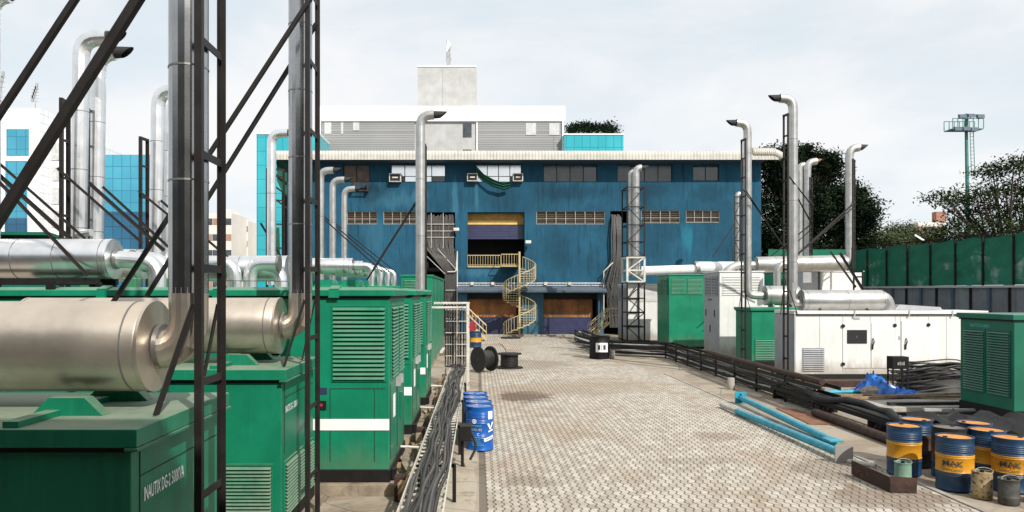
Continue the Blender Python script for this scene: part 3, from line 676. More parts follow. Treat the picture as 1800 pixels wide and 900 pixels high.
# clutter between tray and generators
random.seed(5)
cl = [('wooden_plank', WOOD, 'weathered timber plank lying against the generator plinths', 'plank'), ('concrete_block', PLINTH, 'stained concrete block beside the generator plinths', 'block')]
for k in range(26):
    yy = 11.8 + k * .62 + random.uniform(-.2, .2); nm, mm, lb, ct_ = cl[k % 2]
    L = random.uniform(.3, .9); xx = random.uniform(-1.38, -1.12); ht = random.uniform(.06, .3)
    a = random.uniform(-.15, .15)
    o = MB().bar((xx - a, yy, ht / 2 + .06), (xx + a, yy + L, ht / 2 + .05 + random.uniform(0, .12)), random.uniform(.08, .2), ht).build(nm, mm, bev=.006)
    tag(o, lb, ct_, ct_ + 's along the left generator plinths')
for yy, lb in ((12.0, 'rusty steel block at the foot of the tall green generator with the big louvre'), (16.3, 'rusty steel block between the first and second tall green generators')):
    o = MB().box(-1.36, -1.18, yy, yy + .22, .02, .42).build('steel_block', RUST, bev=.01); tag(o, lb, 'steel block')
for k, yy in enumerate((13.4, 18.0, 22.2)):
    o = MB().cyl((-1.4, yy, .62), (-.98, yy, .60), .022, n=8).build('conduit_pipe', FRAMEW, smooth=True)
    tag(o, 'short pale conduit reaching from a tall generator to the cable tray, %s from the camera' % ('first', 'second', 'third')[k], 'pipe', 'short conduits to the left tray')
vb = thing('vice_stand', 'dark cable roller on a stand beside the front blue drum', 'roller stand', (-.3, 14.3, 0))
MB().box(-.36, -.12, 14.2, 14.5, .55, .85).build('housing', BLACK, vb, bev=.02)
MB().cyl((-.3, 14.35, 0.02), (-.3, 14.35, .56), .03).build('leg', BLACK, vb)
MB().tube(fillet([(-.12, 14.3, .7), (-.02, 14.2, .45), (-.15, 14.1, .22)], .1), .025, 8).build('handle', BLACK, vb, smooth=True)

# ------------------------------------------------------------------ drums
def drum(name, label, x, y, r, h, body, top, bands=None, group=None, cat='drum', ribs=3, rim=.012, bung=True, rot=0, dent=0):
    t = thing(name, label, cat, (x, y, 0), group)
    prof = [(r - .006, 0.015), (r + rim * .4, .02), (r + rim * .4, .035), (r - .003, .045)]
    seg = []
    for f in (1 / 3, 2 / 3):
        for k in range(ribs):
            z = h * f + (k - (ribs - 1) / 2) * .03
            seg += [(r - .002, z - .012), (r + .007, z), (r - .002, z + .012)]
    for k in range(ribs + 1):
        z = h * .86 - k * .032; seg += [(r - .002, z - .01), (r + .004, z), (r - .002, z + .01)]
    seg.sort(key=lambda a: a[1]); prof += seg
    prof += [(r - .003, h - .04), (r + rim * .4, h - .02), (r + rim * .4, h), (r - .012, h), (r - .016, h - .022)]
    def seg_mesh(z0, z1):
        pp = [p for p in prof if z0 <= p[1] <= z1 and p[0] > r - .008]
        def rad(z):
            for a, b in zip(prof, prof[1:]):
                if a[1] <= z <= b[1] and b[1] > a[1]: return a[0] + (b[0] - a[0]) * (z - a[1]) / (b[1] - a[1])
            return r
        if z0 > 0.02: pp = [(rad(z0), z0)] + pp
        if z1 < h - .05: pp = pp + [(rad(z1), z1)]
        return pp
    if bands:
        zs = [0] + [b[0] for b in bands[:-1]] + [h + 1]
        for i, (z1, mm) in enumerate(bands):
            pp = seg_mesh(zs[i], zs[i + 1])
            if i == len(bands) - 1: pp = pp + prof[-2:]
            if i == 0: pp = prof[:1] + pp
            MB().lathe(pp, (x, y, .012), 40, close=False).build('shell' if i != 1 else 'colour_band', mm, t, smooth=True, ang=45)
    else:
        MB().lathe(prof, (x, y, .012), 40, close=False).build('shell', body, t, smooth=True, ang=45)
    MB().lathe([(r - .014, h - .030), (r - .02, h - .020), (.02, h - .018), (.001, h - .018)], (x, y, .012), 40).build('lid', top, t, smooth=True, ang=30)
    if bung:
        MB().lathe([(.035, h - .02), (.035, h + .0), (.001, h + .002)], (x + r * .6 * math.cos(rot), y + r * .6 * math.sin(rot), .012), 12).build('bung', BLACK if body is not BLUED else GALV, t, smooth=True)
    return t
def wrap(x, y, r, a0, z0):
    return lambda u, v: (x + (r + .010) * math.sin(a0 + u / r), y - (r + .010) * math.cos(a0 + u / r), z0 + v)
BD = 'blue drums beside the left cable tray'
for k, (yy, lb) in enumerate(((16.05, 'bright blue drum in front of its row with white lettering'), (16.72, 'blue drum second in its row, directly behind the lettered front one'), (17.4, 'blue drum third in its row'), (18.1, 'blue drum at the far end of its row'))):
    bx = .045 - .05 * (k > 1) - .02 * k
    d = drum('oil_drum', lb, bx, yy, .295, .95, BLUED, BLUED, group=BD, rot=2 + k)
    for a_ in (.4, 2.2, 4.1): MB().box(bx + .17 * math.cos(a_) - .06, bx + .17 * math.cos(a_) + .06, yy + .17 * math.sin(a_) - .03, yy + .17 * math.sin(a_) + .03, .945, .952).build('lid_label', GALV, d)
    if k == 0:
        w = wrap(bx, yy, .297, -.42, 0); W = lambda a0, z0: wrap(bx, yy, .297, a0, z0)
        ring = MB(); f_ = W(-.42, .66); n_ = 20
        vs = [f_(math.cos(2 * math.pi * i / n_) * q, math.sin(2 * math.pi * i / n_) * q) for q in (.034, .050) for i in range(n_)]
        ring.add(vs, [(i, (i + 1) % n_, n_ + (i + 1) % n_, n_ + i) for i in range(n_)])
        vs = [f_(math.cos(2 * math.pi * i / n_) * .018, math.sin(2 * math.pi * i / n_) * .026) for i in range(n_)]
        ring.add(vs, [tuple(range(n_))]); ring.build('round_emblem', TXT, d)
        text_mb('PREMIUM BLUE', .040, W(-.80, .555)).build('lettering', TXTT, d)
        text_mb('15W-40', .085, W(-.78, .455), .95).build('lettering', GALV, d)
        text_mb('V', .075, W(-.62, .36)).build('lettering', TXT, d)
        text_mb('C', .075, W(-.22, .36)).build('lettering', TXT, d)
        text_mb('____________', .035, W(-.66, .33), .9).build('lettering', TXT, d)
        for q in range(4): text_mb(('ENGINE OIL', 'NET 210 L', 'HEAVY DUTY', 'MADE IN INDIA')[q], .036, W(-.62 + .06 * (q % 2), .265 - q * .04)).build('lettering', TXTT, d)
        bl = MB(); f_ = W(.60, .70)
        for i in range(6):
            u0, u1 = i * .022, (i + 1) * .022
            bl.add([f_(u0, 0), f_(u1, 0), f_(u1, .17), f_(u0, .17)], [(0, 1, 2, 3)])
        bl.build('white_label', TXT, d)
        vv = MB(); f_ = W(.52, .42)
        vv.add([f_(0, .19), f_(.055, .19), f_(.085, .10), f_(.13, .21), f_(.20, .21), f_(.10, .06), f_(.07, .06)], [(0, 1, 2, 6), (2, 3, 5, 6), (3, 4, 5)])
        vv.add([f_(.03, .0), f_(.17, .03), f_(.17, .06), f_(.03, .03)], [(0, 1, 2, 3)])
        vv.build('emblem', TXT, d)
        sw = MB(); f_ = W(.28, .22)
        for i in range(10):
            u0, u1 = i * .025, (i + 1) * .025
            sw.add([f_(u0, u0 * .25 + (.02 if i == 0 else 0)), f_(u1, u1 * .25), f_(u1, .075 + u1 * .25), f_(u0, .075 + u0 * .25)], [(0, 1, 2, 3)])
        sw.build('white_label', TXT, d)
        ff = wrap(bx, yy, .300, .28, .22)
        text_mb('Valvoline', .055, lambda u, v: ff(u + .03, v + .022 + (u + .03) * .25), 1.0).build('lettering', TXTB, d)

OD = 'blue and yellow oil drums at the right'
specs = [(7.98, 13.85, 'yellow banded navy drum with orange lid standing left of the others', ORTOP, 1), (8.24, 12.78, 'navy and yellow drum with bright orange lid and black letters, nearest of its group', ORTOP, 1),
         (8.62, 14.55, 'rusty navy drum half hidden behind the left drum, orange lid', ORTOP, 0), (8.72, 13.68, 'dark drum with a black lid in the middle of the group', BLKTOP, 2),
         (9.50, 14.15, 'navy drum with orange lid at the back right of the group', ORTOP, 1), (9.24, 13.42, 'navy drum with pale orange lid behind the right front drum', ORTOP, 1), (9.16, 12.70, 'navy and yellow drum with pale lid at the right edge of the photo', ORTOP, 1)]
for k, (x, y, lb, top, sty) in enumerate(specs):
    bs = [(.33, NAVYD), (.63, YELD), (.95, NAVYD)] if sty == 1 else ([(.33, SOOT), (.63, RUST), (.95, NAVYD)] if sty == 0 else [(.33, NAVYD), (.6, RUST), (.95, SOOT)])
    d = drum('oil_drum', lb, x, y, .288, .92, NAVYD, top, bands=bs, group=OD, rot=1.3 + k * 1.9)
    if k in (1, 6):
        text_mb('MAK', .13, wrap(x, y, .292, -1.22, .455), 1.15).build('lettering', TXTB, d)
        text_mb('LUBRICANTS', .05, wrap(x, y, .292, -1.2, .375), 1.0).build('lettering', TXTB, d)
d = drum('small_drum', 'small teal drum cut off by the right edge of the photo', 9.06, 11.95, .19, .60, TEALD, TEALD, rot=1)
def can(name, label, x, y, r, h, m, top):
    t = thing(name, label, 'paint can', (x, y, 0), 'small cans before the drums')
    MB().lathe([(r * .97, .02), (r, .03), (r, h * .3), (r + .004, h * .32), (r, h * .34), (r, h - .06), (r - .004, h - .03), (r + .005, h - .015), (r + .005, h), (r - .012, h), (r - .014, h - .02)], (x, y, 0), 28, close=False).build('shell', m, t, smooth=True, ang=45)
    MB().lathe([(r - .01, h - .025), (r * .4, h - .02), (.001, h - .02)], (x, y, 0), 28).build('lid', top, t, smooth=True)
    MB().tube([(x + r * math.cos(a) * 1.02, y - r * .4 + r * .35 * math.sin(a), h + .06 * math.sin(a)) for a in [math.pi * i / 10 for i in range(11)]], .004, 6).build('handle', GALV, t)
    MB().lathe([(.03, h - .02), (.03, h + .02), (.001, h + .022)], (x, y, 0), 12).build('cap', BLACK, t)
can('paint_can', 'pale green can in front of the leftmost drum', 7.50, 13.05, .135, .42, PALEG, PALEG)
can('paint_can', 'stained cream can beside the dark one at the front right', 8.33, 12.22, .15, .46, OLDCAN, OLDCAN)
can('paint_can', 'dark grubby can at the bottom right corner of the yard', 8.53, 11.88, .15, .42, DARKCAN, DARKCAN)
ch = thing('steel_channel', 'rusty brown open steel tray before the pale green can', 'steel tray', (7.2, 12.9, 0))
a = Vector((6.95, 13.75, .012)); b = Vector((7.0, 12.55, .012)); c = Vector((7.42, 12.5, .012))
MB().bar(a + Vector((0, 0, .15)), b + Vector((0, 0, .13)), .012, .26).build('side_plate', RUST, ch)
MB().bar(b + Vector((0, 0, .15)), c + Vector((0, 0, .13)), .012, .26).build('side_plate', RUST, ch)
MB().poly([a, b, c], (0, 0, .01)).build('base_plate', RUST, ch)

# teal poles and bits on the ground
def poles(label, a, b, r, grey=None, flange=True, plate=False):
    a = Vector(a); b = Vector(b); t = thing('steel_pole', label, 'pole', (a + b) / 2, 'teal poles lying on the paving')
    d = (b - a).normalized()
    s = a + d * 1.3 if grey else a
    MB().cyl(s, b, r, n=16).build('tube', TEALP, t, smooth=True)
    if grey: MB().cyl(a, s, r * .72, n=14).build('grey_sleeve', GALV, t, smooth=True)
    if flange:
        MB().bar(a - d * .02, a + d * .02, .34, .34).build('base_flange', TEALP, t)
        for q in ((0, 0, 1), (0, 0, -1), (1, 0, 0), (-1, 0, 0)):
            q = Vector(q) * r; o2 = q * 1.6
            MB().add([a + q, a + o2 * 1.2, a + q + d * .25, a + q * .9 + d * .25], [(0, 1, 2), (0, 2, 3)]).build('gusset', TEALP, t, thick=.01)
    if plate: MB().bar(b - d * .015, b + d * .015, .36, .36).build('end_plate', GREYP, t)
    else: MB().box(b.x - .2, b.x + .1, b.y - .25, b.y + .15, b.z + .04, b.z + .07).build('bracket', TEALP, t)
poles('teal pole with a square flange at its far end', (8.03, 22.6, .20), (7.85, 16.3, .12), .085)
poles('longer teal pole with grey sleeve and a grey square end plate', (7.20, 21.9, .09), (7.30, 14.75, .18), .085, grey=True, flange=False, plate=True)
MBp = MB().cyl((7.35, 14.8, .05), (7.72, 14.35, .05), .045, n=10).build('pipe_offcut', FRAMEW, smooth=True); tag(MBp, 'short white pipe offcut behind the grey end plate', 'pipe')
o = MB().poly([(8.75, 21.7, .012), (9.25, 21.5, .012), (9.3, 18.9, .012), (8.55, 19.1, .012)], (0, 0, .012)).build('steel_plate', RUSTPL); tag(o, 'flat rust brown plate lying on the concrete beside the rack', 'steel plate')
o = MB().cyl((9.25, 20.3, .12), (9.2, 14.3, .12), .11, n=16).build('rusty_pipe', RUST, smooth=True); tag(o, 'thick rusty pipe lying along the foot of the black rack', 'pipe')
for x, y, lb in ((8.9, 26.0, 'small pale bollard block before the black rack under the green box'), (6.95, 38.2, 'small pale bollard block beside the black litter bin')):
    o = MB().lathe([(.12, 0), (.13, .02), (.12, .40), (.10, .42)], (x, y, 0), 14).build('bollard', SLAB, smooth=True, ang=50); tag(o, lb, 'bollard')
# litter bin
tb = thing('litter_bin', 'black barrel bin with a white square notice at the end of the rack', 'bin', (6.25, 38.3, 0))
MB().lathe([(.5, 0), (.52, .04), (.52, .3), (.54, .32), (.52, .34), (.52, .75), (.54, .77), (.52, .79), (.52, 1.1), (.55, 1.12), (.55, 1.16), (.48, 1.16), (.48, .9)], (6.3, 38.3, 0), 24, close=False).build('shell', BLACK, tb, smooth=True, ang=45)
MB().box(6.02, 6.62, 37.72, 37.76, .38, .85).build('notice', TXT, tb)
MB().box(6.12, 6.24, 37.71, 37.719, .5, .74).build('printed_mark', TXTB, tb); MB().box(6.30, 6.34, 37.71, 37.719, .46, .78).build('printed_mark', OCHRE, tb); MB().box(6.4, 6.52, 37.71, 37.719, .5, .74).build('printed_mark', TXTB, tb)

# ------------------------------------------------------------------ cable reels, far left
def disc(mb, c, ax, r, t, n=32):
    c = Vector(c); ax = Vector(ax).normalized(); mb.tube([c - ax * t / 2, c + ax * t / 2], r, n); return mb
rl = thing('cable_reel', 'black cable reel standing on its rims near the pale frame', 'cable reel', (.35, 32, 0), 'black cable reels')
ax = Vector((.80, .60, 0)).normalized(); c = Vector((.28, 31.6, .58))
for s in (-.33, .33):
    f_ = disc(MB(), c + ax * s, ax, .54, .05).build('flange', SOOT, rl, smooth=True)
MB().cyl(c - ax * .3, c + ax * .3, .34, n=28).build('wound_cable', RUBBERG, rl, smooth=True)
w_ = MB()
for k in range(9): disc(w_, c + ax * (-.26 + k * .065), ax, .37, .05, 28)
w_.build('cable_turns', RUBBER, rl, smooth=True)
MB().cyl(c - ax * .38, c + ax * .38, .07, n=12).build('hub', RUST, rl, smooth=True)
r2 = thing('cable_reel', 'black cable reel lying flat on the road', 'cable reel', (1.45, 33.6, 0), 'black cable reels')
for z in (.04, .66): disc(MB(), (1.42, 33.4, z), (0, 0, 1), .56 + (.06 if z < .1 else 0), .05).build('flange', SOOT, r2, smooth=True)
w_ = MB()
for k in range(8): disc(w_, (1.42, 33.4, .12 + k * .068), (0, 0, 1), .40, .055, 28)
w_.build('cable_turns', RUBBER, r2, smooth=True)
MB().tube([(1.3, 33.3, .69), (1.25, 33.3, .85), (1.1, 33.2, 1.05), (.95, 33.2, 1.15)], .02, 6).build('loose_end', RUBBERG, r2, smooth=True)
d = drum('oil_drum', 'far blue drum with a yellow band before the small left stairs', X(836, 46), 46, .36, 1.0, NAVYD, SOOT, bands=[(.35, NAVYD), (.62, YELD), (.95, NAVYD)], rot=1)
o = MB().poly([P(822, 570, 47), P(832, 562, 47), P(838, 578, 47), P(828, 590, 47)], (0, .2, 0)).build('red_rag', REDM); tag(o, 'red cloth hung behind the far blue drum', 'cloth')
dd = MB(); disc(dd, (X(897, 56.2), 55.3, .06), (0, 0, 1), .75, .07); o = dd.build('reel_flange', SOOT, smooth=True); tag(o, 'flat black disc lying at the foot of the spiral stairs', 'disc')

# ------------------------------------------------------------------ blue warehouse
YB = 59.0
def FX(px): return X(px, YB)
def FZ(py): return Z(py, YB)
bw = thing('blue_warehouse', 'long blue painted warehouse with corrugated eaves across the end of the yard', 'building', (5, 66, 0))
holes = {'up': [(603, 650, 289, 320), (687, 783, 289, 320), (836, 917, 289, 320), (955, 1050, 289, 320), (1085, 1182, 289, 320), (1218, 1264, 289, 318)],
         'vent': [(610, 663, 372, 394), (674, 735, 372, 394), (943, 1063, 371, 394), (1127, 1195, 370, 392), (1206, 1265, 370, 391)],
         'door': [(745, 800, 373, 600), (1073, 1112, 371, 392), (822, 922, 373, 470), (822, 915, 516, 600), (956, 1050, 516, 600), (1062, 1100, 520, 600)]}
hs = [(FX(a), FX(b), FZ(d) if d < 600 else -1, FZ(c)) for v in holes.values() for a, b, c, d in v]
def wall_holes(mb, x0, x1, z0, z1, hs, y0, y1):
    xs = sorted(set([x0, x1] + [h[0] for h in hs] + [h[1] for h in hs]))
    xs = [x for x in xs if x0 <= x <= x1]
    for a, b in zip(xs, xs[1:]):
        if b - a < 1e-4: continue
        m_ = (a + b) / 2; cuts = sorted([(max(z0, h[2]), h[3]) for h in hs if h[0] < m_ < h[1]]); z = z0
        for c, d in cuts:
            if c > z + 1e-4: mb.box(a, b, y0, y1, z, c)
            z = max(z, d)
        if z < z1: mb.box(a, b, y0, y1, z, z1)
w = MB(); wall_holes(w, FX(505), FX(1338), 0, FZ(272), hs, YB, YB + .3)
w.build('front_wall', BLUEW, bw)
sw = MB(); sw.box(FX(1338) - .3, FX(1338), YB + .302, YB + 20, 0, FZ(272)); sw.box(FX(505), FX(505) + .3, YB + .302, YB + 20, 0, FZ(272)); sw.box(FX(505), FX(1338), YB + 20, YB + 20.3, 0, FZ(272))
sw.build('side_wall', BLUEW, bw)
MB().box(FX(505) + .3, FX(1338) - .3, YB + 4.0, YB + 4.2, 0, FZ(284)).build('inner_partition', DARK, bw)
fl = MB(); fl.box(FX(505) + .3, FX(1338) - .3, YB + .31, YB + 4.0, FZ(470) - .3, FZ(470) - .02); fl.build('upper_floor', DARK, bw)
# roof with rounded ribbed eaves
rf = MB(); x0, x1 = FX(492), X(1368, 57.5); ye = YB - 1.55; zt = Z(265, 57.5); zb = Z(281, 57.5); n = 8
prof = [(YB + 20.5, zt + 1.0), (ye + .35, zt + .0)]
for i in range(n + 1):
    a = math.pi / 2 * i / n; prof.append((ye + .35 - .35 * math.sin(a), zt - .35 + .35 * math.cos(a)))
prof.append((ye, zb)); prof2 = [(y + .06, z - .05) for y, z in prof]; prof2[-1] = (ye + .05, zb)
k_ = int((x1 - x0) / .25); vs = []; m_ = len(prof)
for i in range(k_ * 2 + 1):
    x = x0 + (x1 - x0) * i / (k_ * 2); off = .035 if i % 2 == 0 else 0
    vs += [(x, y - off * (1 if q > 1 else 0), z + off * (1 if q < m_ - 1 else 0)) for q, (y, z) in enumerate(prof)]
rf.add(vs, [(i * m_ + j, (i + 1) * m_ + j, (i + 1) * m_ + j + 1, i * m_ + j + 1) for i in range(k_ * 2) for j in range(m_ - 1)])
roof = rf.build('roof', ROOFM, bw, thick=.03)
seam = MB()
for i in range(k_ + 1):
    x = x0 + (x1 - x0) * i / k_; seam.box(x + .10, x + .125, ye - .012, ye + .02, zb + .01, zt - .3)
seam.build('rib_groove_shade', mat('rib_shadow_gap', (.17, .15, .13), .8), roof)  # dark strips stand in for shade in the rib grooves
MB().box(FX(505), FX(1338), ye + .1, YB, zb + .02, zb + .08).build('soffit', SLATE, bw)
gd = thing('duct', 'ribbed grey duct projecting past the right end of the eaves', 'duct', P(1335, 268, 57.4))
MB().tube(fillet([P(1322, 268, 57.6), P(1362, 268, 57.6), P(1374, 276, 57.6)], .5), .33, 14).build('duct_body', ROOFM, gd, smooth=True)
rb = MB()
for k in range(12):
    c = P(1324 + 3.3 * k, 268, 57.6); disc(rb, c, (1, 0, 0), .36, .05, 14)
rb.build('duct_ribs', ROOFM, gd)
def window(spec, cols, rows, panes, fm, inset=.14, fw=.06):
    a, b, c, d = spec; x0, x1, z1, z0 = FX(a), FX(b), FZ(c), FZ(d)
    fr = MB()
    fr.box(x0, x1, YB + inset, YB + inset + .07, z0, z0 + fw); fr.box(x0, x1, YB + inset, YB + inset + .07, z1 - fw, z1)
    for i in range(cols + 1):
        x = x0 + (x1 - x0 - fw) * i / cols; fr.box(x, x + fw, YB + inset + .003, YB + inset + .067, z0 + fw, z1 - fw)
    for z in rows: fr.box(x0 + fw, x1 - fw, YB + inset + .006, YB + inset + .064, z0 + (z1 - z0) * z, z0 + (z1 - z0) * z + fw * .8)
    f = fr.build('window', fm, bw)
    for (i, r0, r1, m) in panes:
        xa = x0 + (x1 - x0 - fw) * i / cols + fw * .5; xb = x0 + (x1 - x0 - fw) * (i + 1) / cols + fw * .5
        MB().box(xa, xb, YB + inset + .03, YB + inset + .04, z0 + (z1 - z0) * r0, z0 + (z1 - z0) * r1).build('pane', m, f)
    return f
DKF = BLACK
U = holes['up']
window(U[0], 2, [], [(0, 0, 1, BOARD), (1, 0, 1, BOARD)], DKF)
window(U[1], 4, [.32], [(i, .34, 1, FILM) for i in range(4)] + [(1, 0, .32, FILM), (2, 0, .32, FILM), (0, 0, .32, PANEG), (3, 0, .32, PANEG)], DKF)
window(U[2], 4, [.32], [(i, .34, 1, FILM) for i in range(4)] + [(1, 0, .32, FILM), (2, 0, .32, FILM), (0, 0, .32, FILM), (3, 0, .32, PANEG)], DKF)
window(U[3], 4, [], [(0, 0, 1, PANEG), (1, 0, 1, PANEG), (2, 0, 1, PANEG), (3, 0, 1, PANE)], DKF)
window(U[4], 4, [], [(0, 0, 1, PANEG), (1, 0, 1, PANE), (2, 0, 1, PANEG), (3, 0, 1, PANEG)], DKF)
window(U[5], 2, [], [(0, 0, 1, PANE), (1, 0, 1, PANE)], DKF)
cu = MB()
for k in range(14):
    x = FX(1132) + k * .12; cu.box(x, x + .07, YB + .25, YB + .28, FZ(320), FZ(289))
cu.build('curtain', mat('grey_curtain', (.3, .34, .36), .9), bw)
VFR = mat('vent_frame', (.40, .36, .29), .7, var=.2)
for sp, n in zip(holes['vent'], (4, 4, 7, 4, 4)):
    f = window(sp, n, [.40], [], VFR, inset=.05, fw=.04)
    a, b, c, d = sp; l = MB()
    for k in range(6):
        z = FZ(d) + .1 + k * .16; l.bar((FX(a), YB + .17, z), (FX(b), YB + .17, z), .09, .02, up=(0, .7, .7))
    l.build('vent_slats', mat('brown_vent_%d' % n, (.20, .16, .12), .8), f)
    MB().box(FX(a), FX(b), YB + .24, YB + .26, FZ(d), FZ(c)).build('vent_backing', DARK, f)
# upper doorway
a, b, c, d = 822, 922, 373, 470
MB().box(FX(a), FX(b), YB + .9, YB + 1.0, FZ(393), FZ(373)).build('lintel', OCHRE, bw)
MB().box(FX(a), FX(a + 88), YB + .80, YB + .895, FZ(393), FZ(386)).build('lintel_band', mat('bright_ochre', (.72, .46, .13), .6), bw)
sh = MB(); 
for k in range(11): z = FZ(419) + k * .107; sh.box(FX(a), FX(911), YB + .82 + (.02 if k % 2 else 0), YB + .9, z, z + .107)
sh.build('shutter', NAVY, bw)
MB().box(FX(911), FX(922), YB + .82, YB + .9, FZ(419), FZ(394)).build('shutter_guide', SLATE, bw)
# lower doors
for (a, b) in ((822, 915), (956, 1050)):
    x0, x1 = FX(a), FX(b)
    sh = MB(); zz = FZ(558)
    for k in range(15): z = k * zz / 15; sh.box(x0, x1 - .3, YB + .5 + (.02 if k % 2 else 0), YB + .56, z, z + zz / 15)
    s_ = sh.build('roller_door', NAVY, bw)
    MB().box(x0, x1 - .3, YB + .62, YB + .68, zz, FZ(526)).build('door_panel', ORANGE, bw)
    g = MB(); wd = x1 - .3 - x0; hh = FZ(526) - zz; st_ = .22
    k = -int(hh / st_) - 1
    while k * st_ < wd:
        for sgn in (1, -1):
            p0 = (k * st_, 0) if sgn == 1 else (k * st_, hh); x_a, z_a = p0; x_b = x_a + hh * .75; z_b = hh if sgn == 1 else 0
            t0 = max(0, -x_a / (x_b - x_a)); t1 = min(1, (wd - x_a) / (x_b - x_a))
            if t1 > t0: g.bar((x0 + x_a + (x_b - x_a) * t0, YB + .57, zz + z_a + (z_b - z_a) * t0), (x0 + x_a + (x_b - x_a) * t1, YB + .57, zz + z_a + (z_b - z_a) * t1), .022)
        k += 1
    g.build('door_mesh', MESHM, bw)
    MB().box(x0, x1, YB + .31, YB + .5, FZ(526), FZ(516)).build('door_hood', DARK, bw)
MB().box(FX(916), FX(955), YB - .25, YB - .003, 0, FZ(515)).build('pillar', BLUEC, bw)
MB().box(FX(804), FX(821), YB - .25, YB - .003, 0, FZ(515)).build('pillar', BLUEC, bw)
MB().box(FX(1051), FX(1060), YB - .25, YB - .003, 0, FZ(515)).build('pillar', BLUEC, bw)
cn = MB(); cn.poly([(FX(803), YB - .004, FZ(500)), (FX(803), YB - 1.3, FZ(511)), (FX(803), YB - 1.3, FZ(514)), (FX(803), YB - .004, FZ(512))], (FX(1062) - FX(803), 0, 0)); cn.build('canopy', SLATE, bw)
pr = MB(); pr.cyl((FX(803), YB - .4, FZ(498)), (FX(1062), YB - .4, FZ(498)), .05, n=8); pr.cyl((FX(803), YB - .4, FZ(502)), (FX(1062), YB - .4, FZ(502)), .03, n=8)
for k in range(46): x = FX(803) + k * .255; pr.box(x, x + .03, YB - .42, YB - .38, FZ(502), FZ(498))
pr.build('canopy_rail', GALV, bw)
for px in (830, 866, 958, 1000): MB().box(FX(px) - .12, FX(px) + .12, YB - .6, YB - .4, FZ(501), FZ(496)).build('lamp', FRAMEW, bw)
stp = MB().box(FX(800), FX(1066), YB - 1.2, YB - .01, 0, .12).build('doorstep', SLAB, bw)
# wall lamps and details
for px, py, lb in ((927, 427, 'small lamp on the blue wall right of the upper doorway'), (802, 405, 'small lamp on the blue wall between cables and the upper doorway')):
    t = thing('wall_lamp', lb, 'lamp', (FX(px), YB, FZ(py)))
    MB().bar((FX(px) - .1, YB, FZ(py)), (FX(px) - .1, YB - .5, FZ(py) + .1), .06).build('arm', BLACK, t)
    MB().box(FX(px) - .2, FX(px) + .25, YB - .75, YB - .4, FZ(py) - .1, FZ(py) + .15).build('head', FRAMEW, t, bev=.03)
# air conditioners
for k, (a, b, c, d) in enumerate(((685, 706, 306, 321), (821, 840, 306, 320), (901, 919, 306, 320))):
    t = thing('air_conditioner', ('boxed air conditioner under the white panes at left', 'boxed air conditioner left of the hanging green net', 'boxed air conditioner right of the hanging green net')[k], 'air conditioner', (FX(a), YB, FZ(d)), 'air conditioners on the blue wall')
    x0, x1, z0, z1 = FX(a), FX(b), FZ(d), FZ(c)
    MB().box(x0, x1, YB - .45, YB - .004, z0, z1).build('casing', FRAMEW, t, bev=.02)
    MB().box(x0 + .08, x1 - .08, YB - .47, YB - .455, z0 + .08, z1 - .08).build('grille', DARK, t)
    MB().box(x0 + .25, x1 - .25, YB - .485, YB - .473, (z0 + z1) / 2 - .05, (z0 + z1) / 2 + .05).build('badge', FRAMEW, t)
    MB().bar((x0 + .1, YB - .4, z0 - .04), (x0 + .1, YB - .004, z0 - .04), .05).build('bracket', BLACK, t)
bk = thing('wall_bracket', 'rusty platform bracket below the boarded window', 'bracket', (FX(632), YB, FZ(336)))
for py in (322, 327, 336): MB().box(FX(619), FX(647), YB - .5, YB - .44, FZ(py) - .05, FZ(py) + .02).build('rail', RUST, bk)
for px in (619, 646): MB().box(FX(px), FX(px) + .08, YB - .5, YB - .004, FZ(338), FZ(321)).build('side', RUST, bk)
# hanging green net
hn = MB(); A_ = [P(836, 291, 58.4), P(850, 306, 58.2), P(868, 316, 58.1), P(884, 322, 58.2), P(897, 320, 58.2)]; B_ = [P(838, 306, 58.6), P(850, 318, 58.5), P(866, 328, 58.4), P(886, 334, 58.4), P(897, 330, 58.4)]
vs = []
for i, (p, q) in enumerate(zip(A_, B_)):
    for j in range(6): v = p.lerp(q, j / 5); v.y += .15 * (j % 2); vs.append(v)
hn.add(vs, [(i * 6 + j, i * 6 + j + 1, (i + 1) * 6 + j + 1, (i + 1) * 6 + j) for i in range(4) for j in range(5)])
o = hn.build('green_net', TNET, thick=.02); tag(o, 'torn green net draped between two air conditioners', 'net')
# left lean-to with green netting
lt = thing('lean_to', 'dark lean-to at the left end of the warehouse with torn green sheeting', 'shed', (FX(496), YB + 2, 0))
MB().box(FX(487), FX(504), YB + 1.4, YB + 1.6, 0, FZ(285)).build('back_wall', DARK, lt)
for k in range(4): MB().bar(P(485, 285 + k * 22, 58), P(505, 300 + k * 22, 58.2), .12).build('rafter', BLACK, lt)
nn = MB(); nn.add([P(486, 275, 58.2), P(505, 285, 58.3), P(505, 345, 58.3), P(497, 340, 58.2), P(487, 318, 58.1)], [(0, 1, 2, 3, 4)]); nn.build('sheeting', TNET, lt, thick=.02); nn = MB(); nn.add([P(485, 400, 58), P(491, 400, 58), P(493, 470, 58), P(485, 470, 58)], [(0, 1, 2, 3)])
nn.build('sheeting', TNET, lt, thick=.02)
MB().box(FX(486), FX(487.5), 58, 58.2, 0, FZ(280)).build('post', BLACK, lt)
